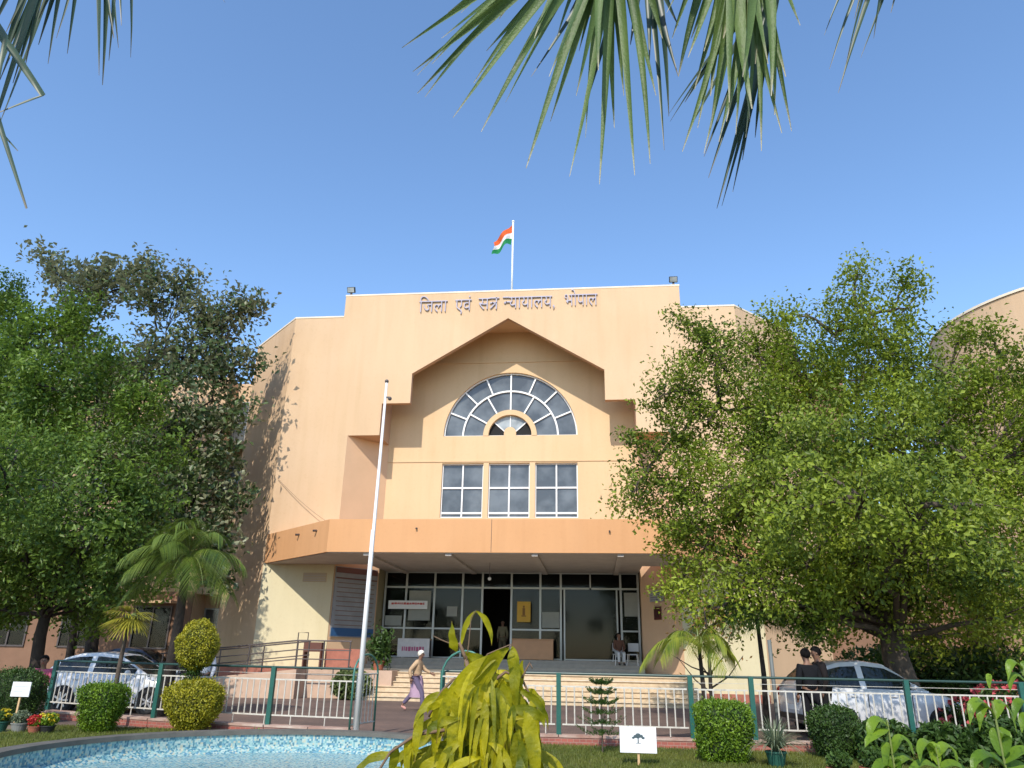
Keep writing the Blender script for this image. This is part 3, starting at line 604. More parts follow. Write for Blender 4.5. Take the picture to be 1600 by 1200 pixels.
sb_ = [((-14.6, 14.6, 5.2), 1.9), ((-13.4, 15.6, 5.0), 1.1), ((-15.8, 15.8, 5.6), 1.6), ((-12.6, 16.4, 5.3), .8), ((-14.3, 16.6, 6.2), 1.2), ((-13.2, 14.4, 5.9), .8)]
tree('shade_tree', (-15.2, 14.8, 0), 'shading leafy tree at the left picture edge overhanging the lawn pots', sb_, L_LEFT, BARKD, 12, 60, .14, .07, tr=.17, fork=3.2, twigs=6)

# ================================================================== CLIPPED BUSHES
def bush(name, loc, rx, ry, z0, z1, label, m, core, box=0, n=9000, L=.045, W=.028, group=None, taper=0, stem=0, extra=None, fuzz=.02):
    t = thing(name, loc, label, 'bush', group); x0, y0, _ = loc
    def surf(n):
        u = unit(n); e = 2+box*4
        s = (np.abs(u)**e).sum(1)**(-1/e); p = u*s[:, None]
        lump = 1+.06*np.sin(p[:, 0]*5+p[:, 2]*4+x0)+.05*np.sin(p[:, 1]*7-p[:, 2]*5+y0*2); zz = (p[:, 2]+1)/2
        k = 1-taper*(1-zz)
        P = np.stack([x0+p[:, 0]*rx*lump*k, y0+p[:, 1]*ry*lump*k, z0+(z1-z0)*zz], 1); return P, u
    P, U = surf(n); P += rng.normal(size=P.shape)*fuzz + U*(np.maximum(0, rng.random(n)-.93)*1.1)[:, None]*np.array([1, 1, 1.3]) - U*(rng.random(n)**2*.06)[:, None]
    P[:, 2] = np.maximum(P[:, 2], .02)
    D = U*.8+unit(n); D[:, 2] += .4; leaf_object('foliage', P, D, U+unit(n)*.7, L*(.7+.6*rng.random(n)), W*(.7+.6*rng.random(n)), m, t)
    g = MB(); P, U = surf(900)
    nu, nv = 20, 12; vs = []; e = 2+box*4
    for j in range(nv+1):
        for k in range(nu):
            a, b_ = math.pi*j/nv, 2*math.pi*k/nu; u = np.array([math.sin(a)*math.cos(b_), math.sin(a)*math.sin(b_), math.cos(a)]); s = (np.abs(u)**e).sum()**(-1/e); q = u*s*.86; zz = (q[2]+1)/2; kk = 1-taper*(1-zz)
            vs.append((x0+q[0]*rx*kk, y0+q[1]*ry*kk, z0+(z1-z0)*zz))
    g.add(vs, [(j*nu+k, (j+1)*nu+k, (j+1)*nu+(k+1) % nu, j*nu+(k+1) % nu) for j in range(nv) for k in range(nu)]); g.build('branches', core, t, smooth=True)
    if stem: g = MB(); g.tube([(x0, y0, 0), (x0+.01, y0, stem)], [.05, .035], 8); g.build('stem', BARK, t)
    return t
CORE = mat('bush_core', (.02, .035, .01), .95); COREG = mat('bush_core_gold', (.05, .055, .012), .95)
def ground_at(px, Y, z=0): p = at(px, 1100, Y); return Vector((p.x, Y, z))
bush('clipped_bush', ground_at(160, 15.4), .47, .42, .02, .90, 'square clipped green bush between the white car and the blue mosaic basin', L_BUSH, CORE, box=.55, taper=.42, n=11000)
t = bush('topiary_bush', ground_at(303, 15.9), .66, .55, .03, 1.02, 'two tier golden topiary with a round ball above a broad bowl', L_GOLD, COREG, box=.12, taper=.38, n=13000)
c = at(308, 1010, 15.9)
def extra_ball(t, c, r, m, n=7000, pointed=.0):
    U = unit(n); P = np.array(c)+U*np.array([r, r, r*1.12])*(1+.05*np.sin(U[:, 0]*8+U[:, 2]*6))[:, None]; P[:, 2] += np.maximum(0, U[:, 2])**4*pointed; P += rng.normal(size=P.shape)*.018
    D = U*.8+unit(n); leaf_object('top_ball', P, D, U+unit(n)*.7, .045*(.7+.6*rng.random(n)), .028, m, t)
    g = MB(); g.ball(c, (r*.9, r*.9, r*1.0), 18, 12); g.build('branches', COREG, t, smooth=True)
    g = MB(); g.tube([(c[0], c[1], 0), (c[0], c[1], c[2])], [.05, .04], 8); g.build('stem', BARK, t)
    n = 1200; P = np.array([c[0], c[1], c[2]-r*1.15])+rng.normal(size=(n, 3))*np.array([.09, .09, .1]); leaf_object('neck_leaves', P, unit(n), unit(n), .045, .028, L_DARKB, t)
extra_ball(t, (c.x, c.y, c.z), .41, L_GOLD, pointed=.08)
bush('clipped_bush', ground_at(1127, 14.0), .47, .42, .0, .93, 'square clipped bright green bush beside the white tree placard', L_BUSH, CORE, box=.55, taper=.2, n=12000)
bush('round_bush', ground_at(1300, 15.0), .44, .42, .0, .85, 'shaded round green bush in front of the black clothed person', L_DARKB, CORE, box=.2, taper=.1, n=9000)
bush('dark_bush', ground_at(22, 16.6), .62, .5, .0, 1.12, 'dark green rounded bush behind the small white placard at far left', L_DARKB, CORE, box=.2, taper=.1, n=9000)

# ================================================================== PALMS IN THE GARDEN
def fan_leaf(S, hub, direc, r, n=22, spread=150, droop=.35, wd=.05, up=(0, 0, 1)):
    d = Vector(direc).normalized(); upv = Vector(up); s = d.cross(upv).normalized(); hub = Vector(hub)
    for i in range(n):
        a = R(spread)*(i/(n-1)-.5)*2*.5*2/2; a = R(-spread+2*spread*i/(n-1))
        v = (d*math.cos(a)+s*math.sin(a)); L = r*(.75+.25*math.cos(a*.6))*random.uniform(.9, 1.08); nrm = s.cross(d)
        pts = []
        for k in range(8):
            q = k/7; pts.append(hub+v*L*q*(1-.12*q)+Vector((0, 0, -droop*L*q**2.2)))
        S.leaf(pts, wd*r*1.6, Vector((0, 0, 1))+v*.2, fold=.25, prof=lambda t: min(1, .25+t*2.2)*(1-t)**.6+.03)
def pinnate(S, base, direc, L, n=26, droop=.5, ll=.4, wd=.03, g=None, hang=.5):
    d = Vector(direc).normalized(); base = Vector(base); hd = Vector((d.x, d.y, 0)).normalized()
    pts = [base+d*L*q*(1-.15*q)+Vector((0, 0, -droop*L*q**2)) for q in [k/13 for k in range(14)]]
    if g: g.tube(pts, [.018*(1-.8*k/13) for k in range(14)], 5)
    for k in range(n):
        q = .15+.85*k/(n-1); i = min(12, int(q*13)); f_ = q*13-i; p = pts[i].lerp(pts[i+1], f_); tdir = (pts[i+1]-pts[i]).normalized(); s = tdir.cross(Vector((0, 0, 1))).normalized()
        for sg in (-1, 1):
            v = (s*sg*.8+tdir*.6+Vector((0, 0, .25))).normalized(); l = ll*(math.sin(math.pi*(.12+.8*q))**.6)*random.uniform(.85, 1.1)
            S.leaf([p+v*l*w_+Vector((0, 0, -hang*l*w_**2)) for w_ in (0, .2, .4, .6, .8, 1)], wd, Vector((0, 0, 1)), fold=.2, prof=lambda t: min(1, .4+t*3)*(1-t)**.7+.04)
def fan_palm(name, loc, h, label, leaves, m, r, tr=.09, tilt=(0, 0), group=None, n=20, petiole=.5):
    base = Vector(loc); t = thing(name, base, label, 'palm', group); topv = base+Vector((tilt[0], tilt[1], h))
    g = MB(); g.tube([base, base.lerp(topv, .3)+Vector((.02, 0, 0)), base.lerp(topv, .7), topv], [tr*1.25, tr, tr*.9, tr*.8], 10); g.build('trunk', BARK, t, smooth=True)
    for az, el in leaves:
        d = Vector((math.cos(R(az))*math.cos(R(el)), math.sin(R(az))*math.cos(R(el)), math.sin(R(el)))); hub = topv+d*petiole
        S = Strips(); fan_leaf(S, hub, d, r, n, 95, .35 if el > 0 else .2); fr = S.build('frond', m, t)
        g = MB(); g.tube([topv, topv+d*petiole*.5+Vector((0, 0, .03)), hub], [.02, .016, .012], 6); g.build('petiole', mat('petiole_green', (.14, .18, .04), .5) if 'petiole_green' not in bpy.data.materials else bpy.data.materials['petiole_green'], fr)
    return t
fan_palm('fan_palm', ground_at(172, 16.4), at(175, 962, 16.4).z, 'small yellow green fan palm rising behind the square clipped bush', [(-150, -15), (-30, -20), (200, -20), (-90, -45), (-60, -30), (20, 0), (-120, 20), (160, -25), (10, -35), (-85, 35), (60, 20)], L_PALMY, .56, tr=.05, tilt=(.08, 0), n=20, petiole=.14)
# large feathery palm in front of the broadleaf tree
def feather_palm(name, loc, h, label, fr, m, L, ll, wd, tr, tilt=(0, 0), hang=.5, droop=.5, barkm=None, n=28):
    base = Vector(loc); t = thing(name, base, label, 'palm'); topv = base+Vector((tilt[0], tilt[1], h))
    g = MB(); g.tube([base, base.lerp(topv, .5)+Vector((.04, 0, 0)), topv], [tr*1.3, tr, tr*.7], 10); g.build('trunk', barkm or BARKD, t, smooth=True)
    for az, el, k in fr:
        d = Vector((math.cos(R(az))*math.cos(R(el)), math.sin(R(az))*math.cos(R(el)), math.sin(R(el)))); S = Strips(); g = MB(); pinnate(S, topv, d, L*k, n, droop, ll, wd, g, hang)
        f_ = S.build('frond', m, t); g.build('rachis', bpy.data.materials.get('petiole_green') or mat('petiole_green', (.14, .18, .04), .5), f_)
    return t
q = ground_at(256, 19.5); feather_palm('feather_palm', q, at(250, 870, 19.5).z, 'large green palm with long drooping fronds behind the golden topiary', [(-160, 35, 1), (-20, 25, 1.1), (-100, 40, .9), (100, 50, 1), (200, 10, .9), (-45, 5, 1), (170, 70, 1.1), (-120, 75, 1.2), (30, 30, 1), (-75, 10, .8), (230, 55, 1), (120, 82, 1.3), (150, 50, 1.2), (-60, 60, 1.1), (-140, 15, .9), (0, 60, 1.1), (-95, 85, 1.3), (215, 30, 1.1), (-10, -5, .9), (185, -10, .9), (-70, -15, .7), (60, 70, 1.1)], L_PALM, 1.95, .74, .028, .13, hang=.9, droop=.5, n=36)
q = ground_at(1098, 16.6); feather_palm('feather_palm', q, at(1075, 1010, 16.6).z, 'arching yellow green palm beside the right green fence post', [(180, 35, 1.15), (195, 55, 1), (-150, 40, 1), (150, 60, .9), (-90, 50, .7), (-30, 55, .8), (0, 70, .9), (90, 75, .9), (-60, 20, .7), (10, 35, .7)], L_PALMG, 1.5, .42, .022, .05, hang=.9, droop=.72, n=38)
q = ground_at(1195, 19.6); feather_palm('feather_palm', q, at(1190, 965, 19.6).z, 'shaded palm with hanging fringes above the cream wall under the spreading tree', [(180, 25, 1.2), (160, 10, 1.1), (-10, 20, 1.2), (-90, 25, 1), (-140, 20, 1.1), (90, 40, 1), (-45, 15, 1.1), (40, 30, 1), (200, 50, 1)], L_DARKB, 1.6, .70, .026, .06, hang=1.0, droop=.42, n=36)
# small bare tree
q = ground_at(1115, 18.4); t = thing('young_tree', q, 'small thin bare stemmed tree behind the square bush beside the placard', 'tree')
g = MB(); tp = at(1100, 950, 18.4); g.tube([q, q+Vector((-.04, 0, 1.0)), q+Vector((-.02, 0, 1.9)), tp], [.06, .045, .035, .015], 8)
for dx, dz, s0 in ((-.75, .75, .9), (.7, .7, 1.0), (-.5, .9, 1.2), (.5, .95, 1.3), (-.3, .9, 1.6), (.45, .8, 1.7), (-.9, .4, 1.3)): g.tube([q+Vector((-.03, 0, s0)), q+Vector((dx*.5, random.uniform(-.2, .2), s0+dz*.35)), q+Vector((dx, random.uniform(-.3, .3), s0+dz))], [.022, .014, .006], 6)
g.build('trunk', BARKD, t, smooth=True)
C = np.array([q.x, q.y, 2.3])+rng.normal(size=(260, 3))*np.array([.4, .3, .4]); leaf_object('crown', C, unit(260), unit(260), .1, .045, leafmat('rusty_leaves', (.10, .12, .02), (.35, .16, .05), .3), t)
# norfolk pine sapling
q = ground_at(940, 14.6); t = thing('sapling_conifer', q, 'small tiered dark conifer sapling between two green fence posts', 'sapling')
zt = at(940, 1062, 14.6).z; g = MB(); g.tube([q, (q.x, q.y, zt)], [.016, .006], 6); g.build('trunk', BARK, t)
PP, DD = [], []
for k, zz in enumerate(np.linspace(.36, zt-.03, 6)):
    L = .50*(1-.55*k/5); nb = 7
    for j in range(nb):
        a = 2*math.pi*(j+.4*k)/nb+.2; v = Vector((math.cos(a), math.sin(a), 0)); sd = Vector((-v.y, v.x, 0))
        pts = [Vector((q.x, q.y, zz))+v*L*s_+Vector((0, 0, -.05*math.sin(s_*3.1)+.16*L*s_*s_)) for s_ in (0, .25, .5, .75, 1)]
        g2 = MB(); 
        for i in range(4):
            dens = 26 if k > 2 else 13
            for e in range(dens):
                p = pts[i].lerp(pts[i+1], e/dens)+sd*random.gauss(0, .035*(1-.5*i/4)); PP.append(p+Vector((0, 0, random.uniform(-.01, .04)))); DD.append(v*.4+sd*random.uniform(-1, 1)+Vector((0, 0, random.uniform(.1, .9))))
leaf_object('needles', [tuple(p) for p in PP], [tuple(p) for p in DD], unit(len(PP)), .055, .016, L_DARKB, t)


# ================================================================== OVERHEAD PALM FRONDS (in front of the camera, high up)
def frond_segments(S, hub, tips, Yt, width, sag=.0, spread=.0):
    for k, (tx, ty, dY, wf) in enumerate(tips):
        b_ = at(tx, ty, Yt+dY); a = hub; L = (b_-a).length
        view = ((a+b_)/2-CAMLOC).normalized(); tw = random.uniform(-.7, .7)
        nrm = (-view+Vector((0, 0, .6))+Vector((tw, 0, 0))).normalized()
        pts = curve(a, b_, (sag+random.uniform(-.01, .05))*L, 11, _r, random.uniform(-.035, .035)*L)
        S.leaf(pts, width*wf, nrm, fold=random.uniform(.35, .9), prof=lambda t: (.35+t*2.2 if t < .3 else 1.0*(1-((t-.3)/.7)**1.6)+.06), wave=0)
palm_c = Vector((1.7, -.3, 6.6))
T1 = thing('overhanging_palm', (2.3, -1.6, 0), 'fan palm whose big green frond hangs into the top of the sky', 'palm')
g = MB(); g.tube([(2.3, -1.6, 0), (2.2, -1.3, 2.5), (1.95, -.8, 5), palm_c], [.24, .19, .17, .2], 14); g.build('trunk', BARK, T1, smooth=True)
def petiole(hub, par, r=.022, top=None):
    g = MB(); g.tube(curve(top or palm_c, hub, .12, 8), [r*1.3]*4+[r]*4, 7); g.build('petiole', bpy.data.materials['petiole_green'], par, smooth=True)
h = at(960, -130, 2.3); S = Strips()
tips = [(628, 75, .25, 1), (652, 118, .2, .7), (645, 112, .3, .9), (652, 146, .15, 1), (664, 152, .25, .9), (708, 184, .1, 1), (752, 206, .1, 1.1), (822, 263, .0, 1), (890, 276, .0, .9), (937, 288, -.05, 1), (992, 274, -.05, .9), (1016, 256, 0, .8),
        (690, 60, .4, 1), (720, 20, .4, 1), (900, 150, -.2, .8), (800, 110, -.1, 1.1), (858, 120, -.2, 1), (935, 110, -.2, .9), (975, 150, .1, .9), (760, 80, .3, 1.2), (700, 20, .2, 1.1), (835, 60, -.1, 1.1), (1000, 90, .2, 1), (1035, 60, .1, 1), (1025, 150, .1, .8), (960, 200, .05, .8), (915, 215, .1, .7), (860, 190, .15, .8), (790, 160, .2, .8), (740, 130, .2, .9), (870, 60, 0, 1.1), (905, 80, .1, 1), (780, 30, .2, 1.1), (675, 100, .3, .8), (955, 60, 0, 1.1), (990, 40, .1, 1), (820, 15, .2, 1)]
frond_segments(S, h, tips, 2.35, .047, .03)
S2 = Strips(); frond_segments(S2, at(1000, -150, 2.6), [(1045, 182, 0, 1), (1038, 235, 0, .8), (900, 60, 0, 1.2), (870, 95, 0, 1.1), (925, 130, 0, 1), (850, 40, .1, 1.2), (800, 50, .1, 1.1), (985, 70, 0, 1.2), (1015, 95, 0, 1.1), (950, 30, 0, 1.3), (890, 20, 0, 1.3), (760, 25, .1, 1.1), (1060, 120, 0, 1), (1060, 40, 0, 1.1), (830, 120, .1, .9), (910, 180, 0, .8)], 2.6, .045, .02)
f0 = S2.build('frond', L_FAND, T1); petiole(at(1000, -150, 2.6), f0)
f1 = S.build('frond', L_FAN, T1); petiole(h, f1)
h = at(1165, -190, 2.4); S = Strips()
tips = [(1066, 237, .1, .9), (1100, 240, .1, 1), (1123, 222, .05, .9), (1150, 210, .0, 1), (1190, 236, 0, 1), (1222, 208, 0, 1), (1237, 205, .1, .9), (1205, 150, -.1, 1.3), (1175, 170, -.1, 1.4), (1140, 160, -.1, 1.3), (1110, 150, .1, 1.2), (1085, 140, .2, 1.1), (1060, 120, .25, 1.1), (1228, 120, 0, 1.2), (1160, 120, -.15, 1.5), (1215, 60, .1, 1.4), (1250, 40, .1, 1.3), (1130, 60, 0, 1.4)]
tips += [(1090, 200, .1, .8), (1135, 190, 0, .9), (1165, 215, .05, .8), (1180, 100, 0, 1.1), (1200, 100, -.1, 1.1), (1100, 80, .1, 1), (1080, 60, .2, 1), (1150, 60, 0, 1.2), (1050, 60, .1, 1), (1042, 20, .1, 1), (1075, 90, .1, 1), (1110, 200, .05, .9), (1172, 190, 0, .9), (1210, 180, 0, .9)]
frond_segments(S, h, tips, 2.4, .046, .0)
f2 = S.build('frond', L_FAN, T1); petiole(h, f2)
h = at(1228, -60, 2.75); S = Strips()
frond_segments(S, h, [(1120, 326, .1, .8), (1128, 322, .15, .8), (1107, 278, .1, .8), (1100, 245, .2, .8), (1047, 190, .3, .5), (1045, 178, .3, .5), (1145, 300, 0, .8), (1160, 250, 0, .9), (1075, 205, .3, .8), (1070, 160, .3, .8), (1180, 215, 0, 1)], 2.75, .045, .02)
f3 = S.build('frond', L_FAND, T1); petiole(h, f3)
h = at(1440, -190, 2.5); S = Strips()
frond_segments(S, h, [(1288, 55, .1, .7), (1296, 108, .1, .6), (1310, 145, 0, .8), (1322, 100, 0, .7), (1345, 90, 0, .7), (1365, 60, 0, .8), (1335, 30, .1, .8), (1392, 20, 0, .9), (1425, -20, 0, 1)], 2.5, .04, .04)
f4 = S.build('frond', L_FAND, T1); petiole(h, f4)
palm_l = Vector((-2.9, .2, 6.0))
T2 = thing('overhanging_palm', (-3.6, -.9, 0), 'fan palm whose dark fronds hang into the top left corner of the sky', 'palm')
g = MB(); g.tube([(-3.6, -.9, 0), (-3.5, -.7, 2.5), (-3.2, -.3, 4.6), palm_l], [.22, .18, .16, .18], 14); g.build('trunk', BARK, T2, smooth=True)
h = at(150, -260, 2.4); S = Strips()
frond_segments(S, h, [(105, 84, 0, .8), (160, 133, 0, 1), (155, 118, .05, 1), (204, 90, 0, .6), (178, 60, 0, .9), (88, 60, .1, .6), (40, 100, .1, 1), (5, 90, .2, 1), (-10, 140, .2, 1.1), (0, 125, 0, .9), (30, 60, .1, 1), (60, 30, .1, 1), (-20, 60, .1, 1), (170, 95, .1, .8), (190, 40, 0, .9), (185, 75, 0, .7), (60, 70, .2, 1), (75, 100, .1, .7), (20, 130, .1, .9), (45, 20, .1, 1.2), (10, 50, .1, 1.2), (352, 4, .2, .5), (-5, 205, .2, .9), (-30, 260, 0, 1)], 2.4, .05, .03)
f5 = S.build('frond', L_FAND, T2); petiole(h, f5, top=palm_l)
h = at(-60, -40, 2.3); S = Strips()
def bent(pl, wd):
    P = [at(*p) for p in pl]; pts = []
    for a, b_ in zip(P[:-1], P[1:]): pts += [a.lerp(b_, k/3) for k in range(3)]
    pts.append(P[-1]); S.leaf(pts, wd, (0, -1, .3), fold=.5, prof=lambda t: 1-.75*t**2+.02)
bent([(-60, -20, 2.3), (20, 80, 2.3), (68, 150, 2.3), (0, 176, 2.25)], .035)
bent([(-70, 60, 2.3), (-10, 165, 2.3), (5, 210, 2.3), (42, 326, 2.25)], .03)
bent([(-70, 160, 2.3), (0, 205, 2.3), (28, 236, 2.3)], .012)
bent([(-70, -60, 2.2), (10, 60, 2.2), (-10, 170, 2.2)], .03)
f6 = S.build('frond', L_FAND, T2); petiole(h, f6, top=palm_l)

# ================================================================== FOREGROUND PLANTS
t = thing('weeping_plant', at(745, 1150, 2.3)*1 and Vector((at(745, 1100, 2.3).x, 2.3, 0)), 'young weeping plant with long drooping yellow green leaves in the foreground', 'plant')
g = MB(); sb = Vector((at(745, 1150, 2.3).x, 2.3, 0)); TW = []
def tw(pl, r0=.006, r1=.003):
    P = [at(x, y, Y) for x, y, Y in pl]; pts = []
    for i in range(len(P)-1):
        for k in range(3): pts.append(P[i].lerp(P[i+1], k/3))
    pts.append(P[-1]); n = len(pts); g.tube(pts, [r0+(r1-r0)*i/(n-1) for i in range(n)], 6); TW.append(pts); return pts
g.tube([sb, sb+Vector((.01, 0, .6)), at(748, 1200, 2.3), at(745, 1100, 2.3), at(728, 1030, 2.3)], [.014, .012, .010, .008, .006], 8)
tw([(728, 1030, 2.3), (718, 1005, 2.3), (712, 1010, 2.3)]); tw([(728, 1040, 2.3), (733, 1000, 2.28), (736, 965, 2.28), (744, 953, 2.28)], .002, .0012)
tw([(715, 1010, 2.3), (690, 1000, 2.3), (676, 993, 2.3)], .0018, .0012); tw([(745, 1100, 2.3), (770, 1060, 2.25), (785, 1020, 2.25), (800, 1008, 2.25)], .004, .0015)
tw([(745, 1120, 2.3), (700, 1140, 2.28), (650, 1148, 2.26), (610, 1175, 2.25), (585, 1215, 2.25)], .006, .003); tw([(745, 1110, 2.3), (790, 1120, 2.3), (820, 1160, 2.3), (850, 1215, 2.3)], .006, .003)
tw([(745, 1090, 2.3), (710, 1060, 2.3), (690, 1080, 2.3), (670, 1120, 2.3)], .005, .003); tw([(750, 1080, 2.3), (790, 1050, 2.32), (815, 1060, 2.32), (835, 1100, 2.32)], .005, .003)
tw([(815, 1060, 2.3), (828, 1035, 2.3), (832, 1045, 2.3)], .003, .0015); tw([(740, 1060, 2.3), (762, 1022, 2.22), (800, 1006, 2.22)], .003, .0015)
g.build('stem', mat('twig', (.16, .10, .06), .8), t, smooth=True)
S = Strips()
def hang(px, py, Y, dx, L, wd, up=0, w=.09):
    wd *= .82
    b_ = at(px, py, Y); k = mpp(px, py, Y); d = Vector((dx*k, random.uniform(-.03, .03), up*k)); pts = []
    for i in range(16):
        q = i/15; pts.append(b_+d*(1-(1-q)**2)*1.0+Vector((0, 0, -L*k*(q**1.25))))
    S.leaf(pts, wd*k, Vector((random.uniform(-.7, .7), -1, random.uniform(-.1, .4))), fold=random.uniform(.05, .45), wave=w, ph=random.random()*6, prof=lambda t: max(.04, min(1, .15+t*3.2)*(1-t**3)*(1 if t < .75 else 1-(t-.75)*2.2)))
key = [(744, 955, 2.28, -24, 60, 12), (744, 955, 2.28, 24, 50, 12), (714, 1018, 2.3, -8, -45, 19), (728, 1022, 2.26, 45, 45, 26), (728, 1018, 2.3, 20, 80, 30), (795, 1012, 2.2, -60, 110, 34), (800, 1010, 2.26, 8, 100, 26), (790, 1020, 2.22, -100, 130, 30), (817, 1032, 2.3, -6, 100, 17),
       (660, 1112, 2.26, -6, 70, 22), (645, 1150, 2.26, -8, 60, 22), (620, 1165, 2.26, -6, 60, 20), (700, 1075, 2.26, -20, 110, 30), (740, 1070, 2.2, -30, 150, 42), (775, 1075, 2.2, 20, 140, 32), (800, 1070, 2.25, 20, 150, 30), (830, 1090, 2.3, 10, 110, 22), (832, 1100, 2.3, 6, 130, 20)]
for k in key: hang(*k)
for i in range(270):
    if i < 225: px = random.gauss(766, 33); py = random.uniform(1035, 1185)+abs(px-748)*.35
    else: px = random.gauss(690, 62); py = random.uniform(1110, 1235)+abs(px-740)*.25
    if px < 600 or px > 832 or py < 1035+abs(px-755)*.75: continue
    if px < 700 and (py < 1115 or random.random() < .35): continue
    if random.random() < .22: hang(px, py, 2.3+random.uniform(-.14, .18), random.choice((-1, 1))*random.uniform(25, 75), random.uniform(20, 75), random.uniform(14, 26), up=random.uniform(0, 18), w=random.uniform(.08, .18))
    else: hang(px, py, 2.3+random.uniform(-.14, .22), random.uniform(-22, 22), random.uniform(50, 125), random.choice((10, 13, 17, 22, 30)), w=random.uniform(.06, .16))
S.build('leaves', L_WEEP, t)
# glossy seedlings bottom right
def seedling(px, py_top, Y, label, leaves, m=L_FRESH, group='glossy seedlings in the foreground'):
    tp = at(px, py_top, Y); b_ = Vector((tp.x, Y, 0)); t = thing('seedling', b_, label, 'plant', group); k = mpp(px, py_top, Y)
    g = MB(); g.tube([b_, b_.lerp(tp, .5)+Vector((.01, 0, 0)), tp], [.009, .007, .004], 7); g.build('stem', mat('twig_green', (.16, .20, .05), .6) if 'twig_green' not in bpy.data.materials else bpy.data.materials['twig_green'], t)
    S = Strips()
    for (ox, oy, dx, up, L, wd) in leaves:
        s0 = Vector((tp.x, tp.y, tp.z-oy*k)); c0 = s0+_r*ox*k; yy_ = random.uniform(-.25, .25)
        pts = []
        for i in range(11):
            q = i/10; pts.append(c0+_r*(dx*k*(q if q < .8 else .8+(q-.8)*.6))+Vector((0, yy_*abs(dx)*k*q, up*k*math.sin(q*2.6)-L*k*q**2.4)))
        S.leaf([s0]+pts if abs(ox) > 3 else pts, wd*k*.82, Vector((random.uniform(-.3, .3), -.35, 1)), fold=.3, wave=.02, prof=lambda t: max(.04, math.sin(math.pi*min(1, t*.97+.03)**.8)**.9))
    S.build('leaves', m, t)
seedling(1386, 1125, 4.0, 'glossy light green seedling nearest the weeping plant at bottom right', [(0, 10, -36, 14, 30, 26), (0, 14, -46, -4, 22, 24), (0, 40, -14, 10, 48, 20), (0, 48, 34, 26, 14, 24), (0, 70, -36, 12, 22, 28), (0, 66, 50, 16, 22, 30), (0, 85, 10, 34, 10, 26), (0, 90, 60, 12, 12, 30), (0, 84, -50, 16, 20, 26)])
seedling(1462, 1168, 3.8, 'low glossy seedling between the two taller ones at the bottom edge', [(0, 10, -34, 22, 22, 26), (0, 14, 36, 20, 18, 26), (0, 24, -10, 30, 10, 24), (0, 30, 50, 10, 20, 28), (0, 30, -50, 10, 20, 26)])
seedling(1550, 1095, 3.6, 'tall glossy seedling at right with a pair of arching leaves above the bottom edge', [(0, 22, -46, 26, 26, 26), (0, 25, -30, 22, 30, 24), (0, 26, 34, 30, 36, 24), (0, 92, -30, 16, 20, 26), (0, 78, 12, 34, 6, 40), (0, 88, 70, 22, 16, 30), (0, 94, -60, 22, 20, 30), (0, 100, 50, 10, 20, 40), (0, -18, 6, 20, 0, 10)])
seedling(1597, 1040, 6.0, 'thin leafy shoot at the right picture edge above the arching leaved seedling', [(0, 5, -30, 14, 24, 20), (0, 25, -26, 14, 20, 22), (0, 45, 26, 14, 18, 22), (0, 60, -30, 12, 26, 22), (0, 15, 20, 20, 10, 20), (0, 80, -24, 12, 22, 20)])

# ================================================================== BASIN
bc = Vector((-4.35, 10.25, 0)); RB = 3.35
t = thing('mosaic_basin', bc, 'round raised fountain basin lined with pale blue mosaic under a grey stone rim', 'basin')
g = MB(); g.lathe([(RB, 0), (RB, .29)], bc, 96); g.build('outer_wall', M_BRK, t, smooth=True)
g = MB(); g.lathe([(RB-.22, .29), (RB+.05, .29), (RB+.05, .355), (RB-.23, .355), (RB-.23, .29)], bc, 96); g.build('rim', mat('rim_stone', (.13, .12, .10), .7, var=.35, vscale=4), t)
g = MB(); g.lathe([(RB-.2, .29), (RB-.2, .12), (RB-.32, .03), (.01, .012)], bc, 96); g.build('lining', M_MOS, t)

# ================================================================== BRICK KERB AND FENCE
def fline(px, Y): p = at(px, 1100, Y); return Vector((p.x, Y, 0))
Lp = [fline(75, 18.2), fline(243, 16.9), fline(422, 16.2), fline(560, 15.95)]
Rp = [fline(690, 15.95), fline(873, 15.95), fline(1080, 15.95), fline(1176, 16.0), fline(1420, 16.1), fline(1600, 16.2), fline(1720, 16.3)]
def kerb(pts, label, seg=None):
    t = thing('brick_kerb', pts[0], label, 'kerb', 'brick kerbs under the fence')
    for i in range(len(pts)-1):
        a, b_ = pts[i], pts[i+1]; d = (b_-a); L = d.length; d.normalize(); nn = Vector((-d.y, d.x, 0)); c = (a+b_)/2-nn*.0
        g = MB(); g.obox(c+Vector((0, 0, .07)), d, nn, (0, 0, 1), L/2, .14, .07); g.build('brick_course', M_BRK, t)
        g = MB(); k = max(2, int(L/.9))
        for j in range(k): g.obox(a+d*(L*(j+.5)/k)+Vector((0, 0, .16)), d, nn, (0, 0, 1), L/k/2-.008, .155, .02)
        g.build('coping', mat('worn_coping', (.52, .42, .34), .8, c2=(.28, .13, .09), vscale=1.6), t)
kerb(Lp, 'low red brick kerb with worn pale coping under the left run of fence')
kerb(Rp, 'low red brick kerb with worn pale coping under the right run of fence')
g = MB()
for i in range(5): pass
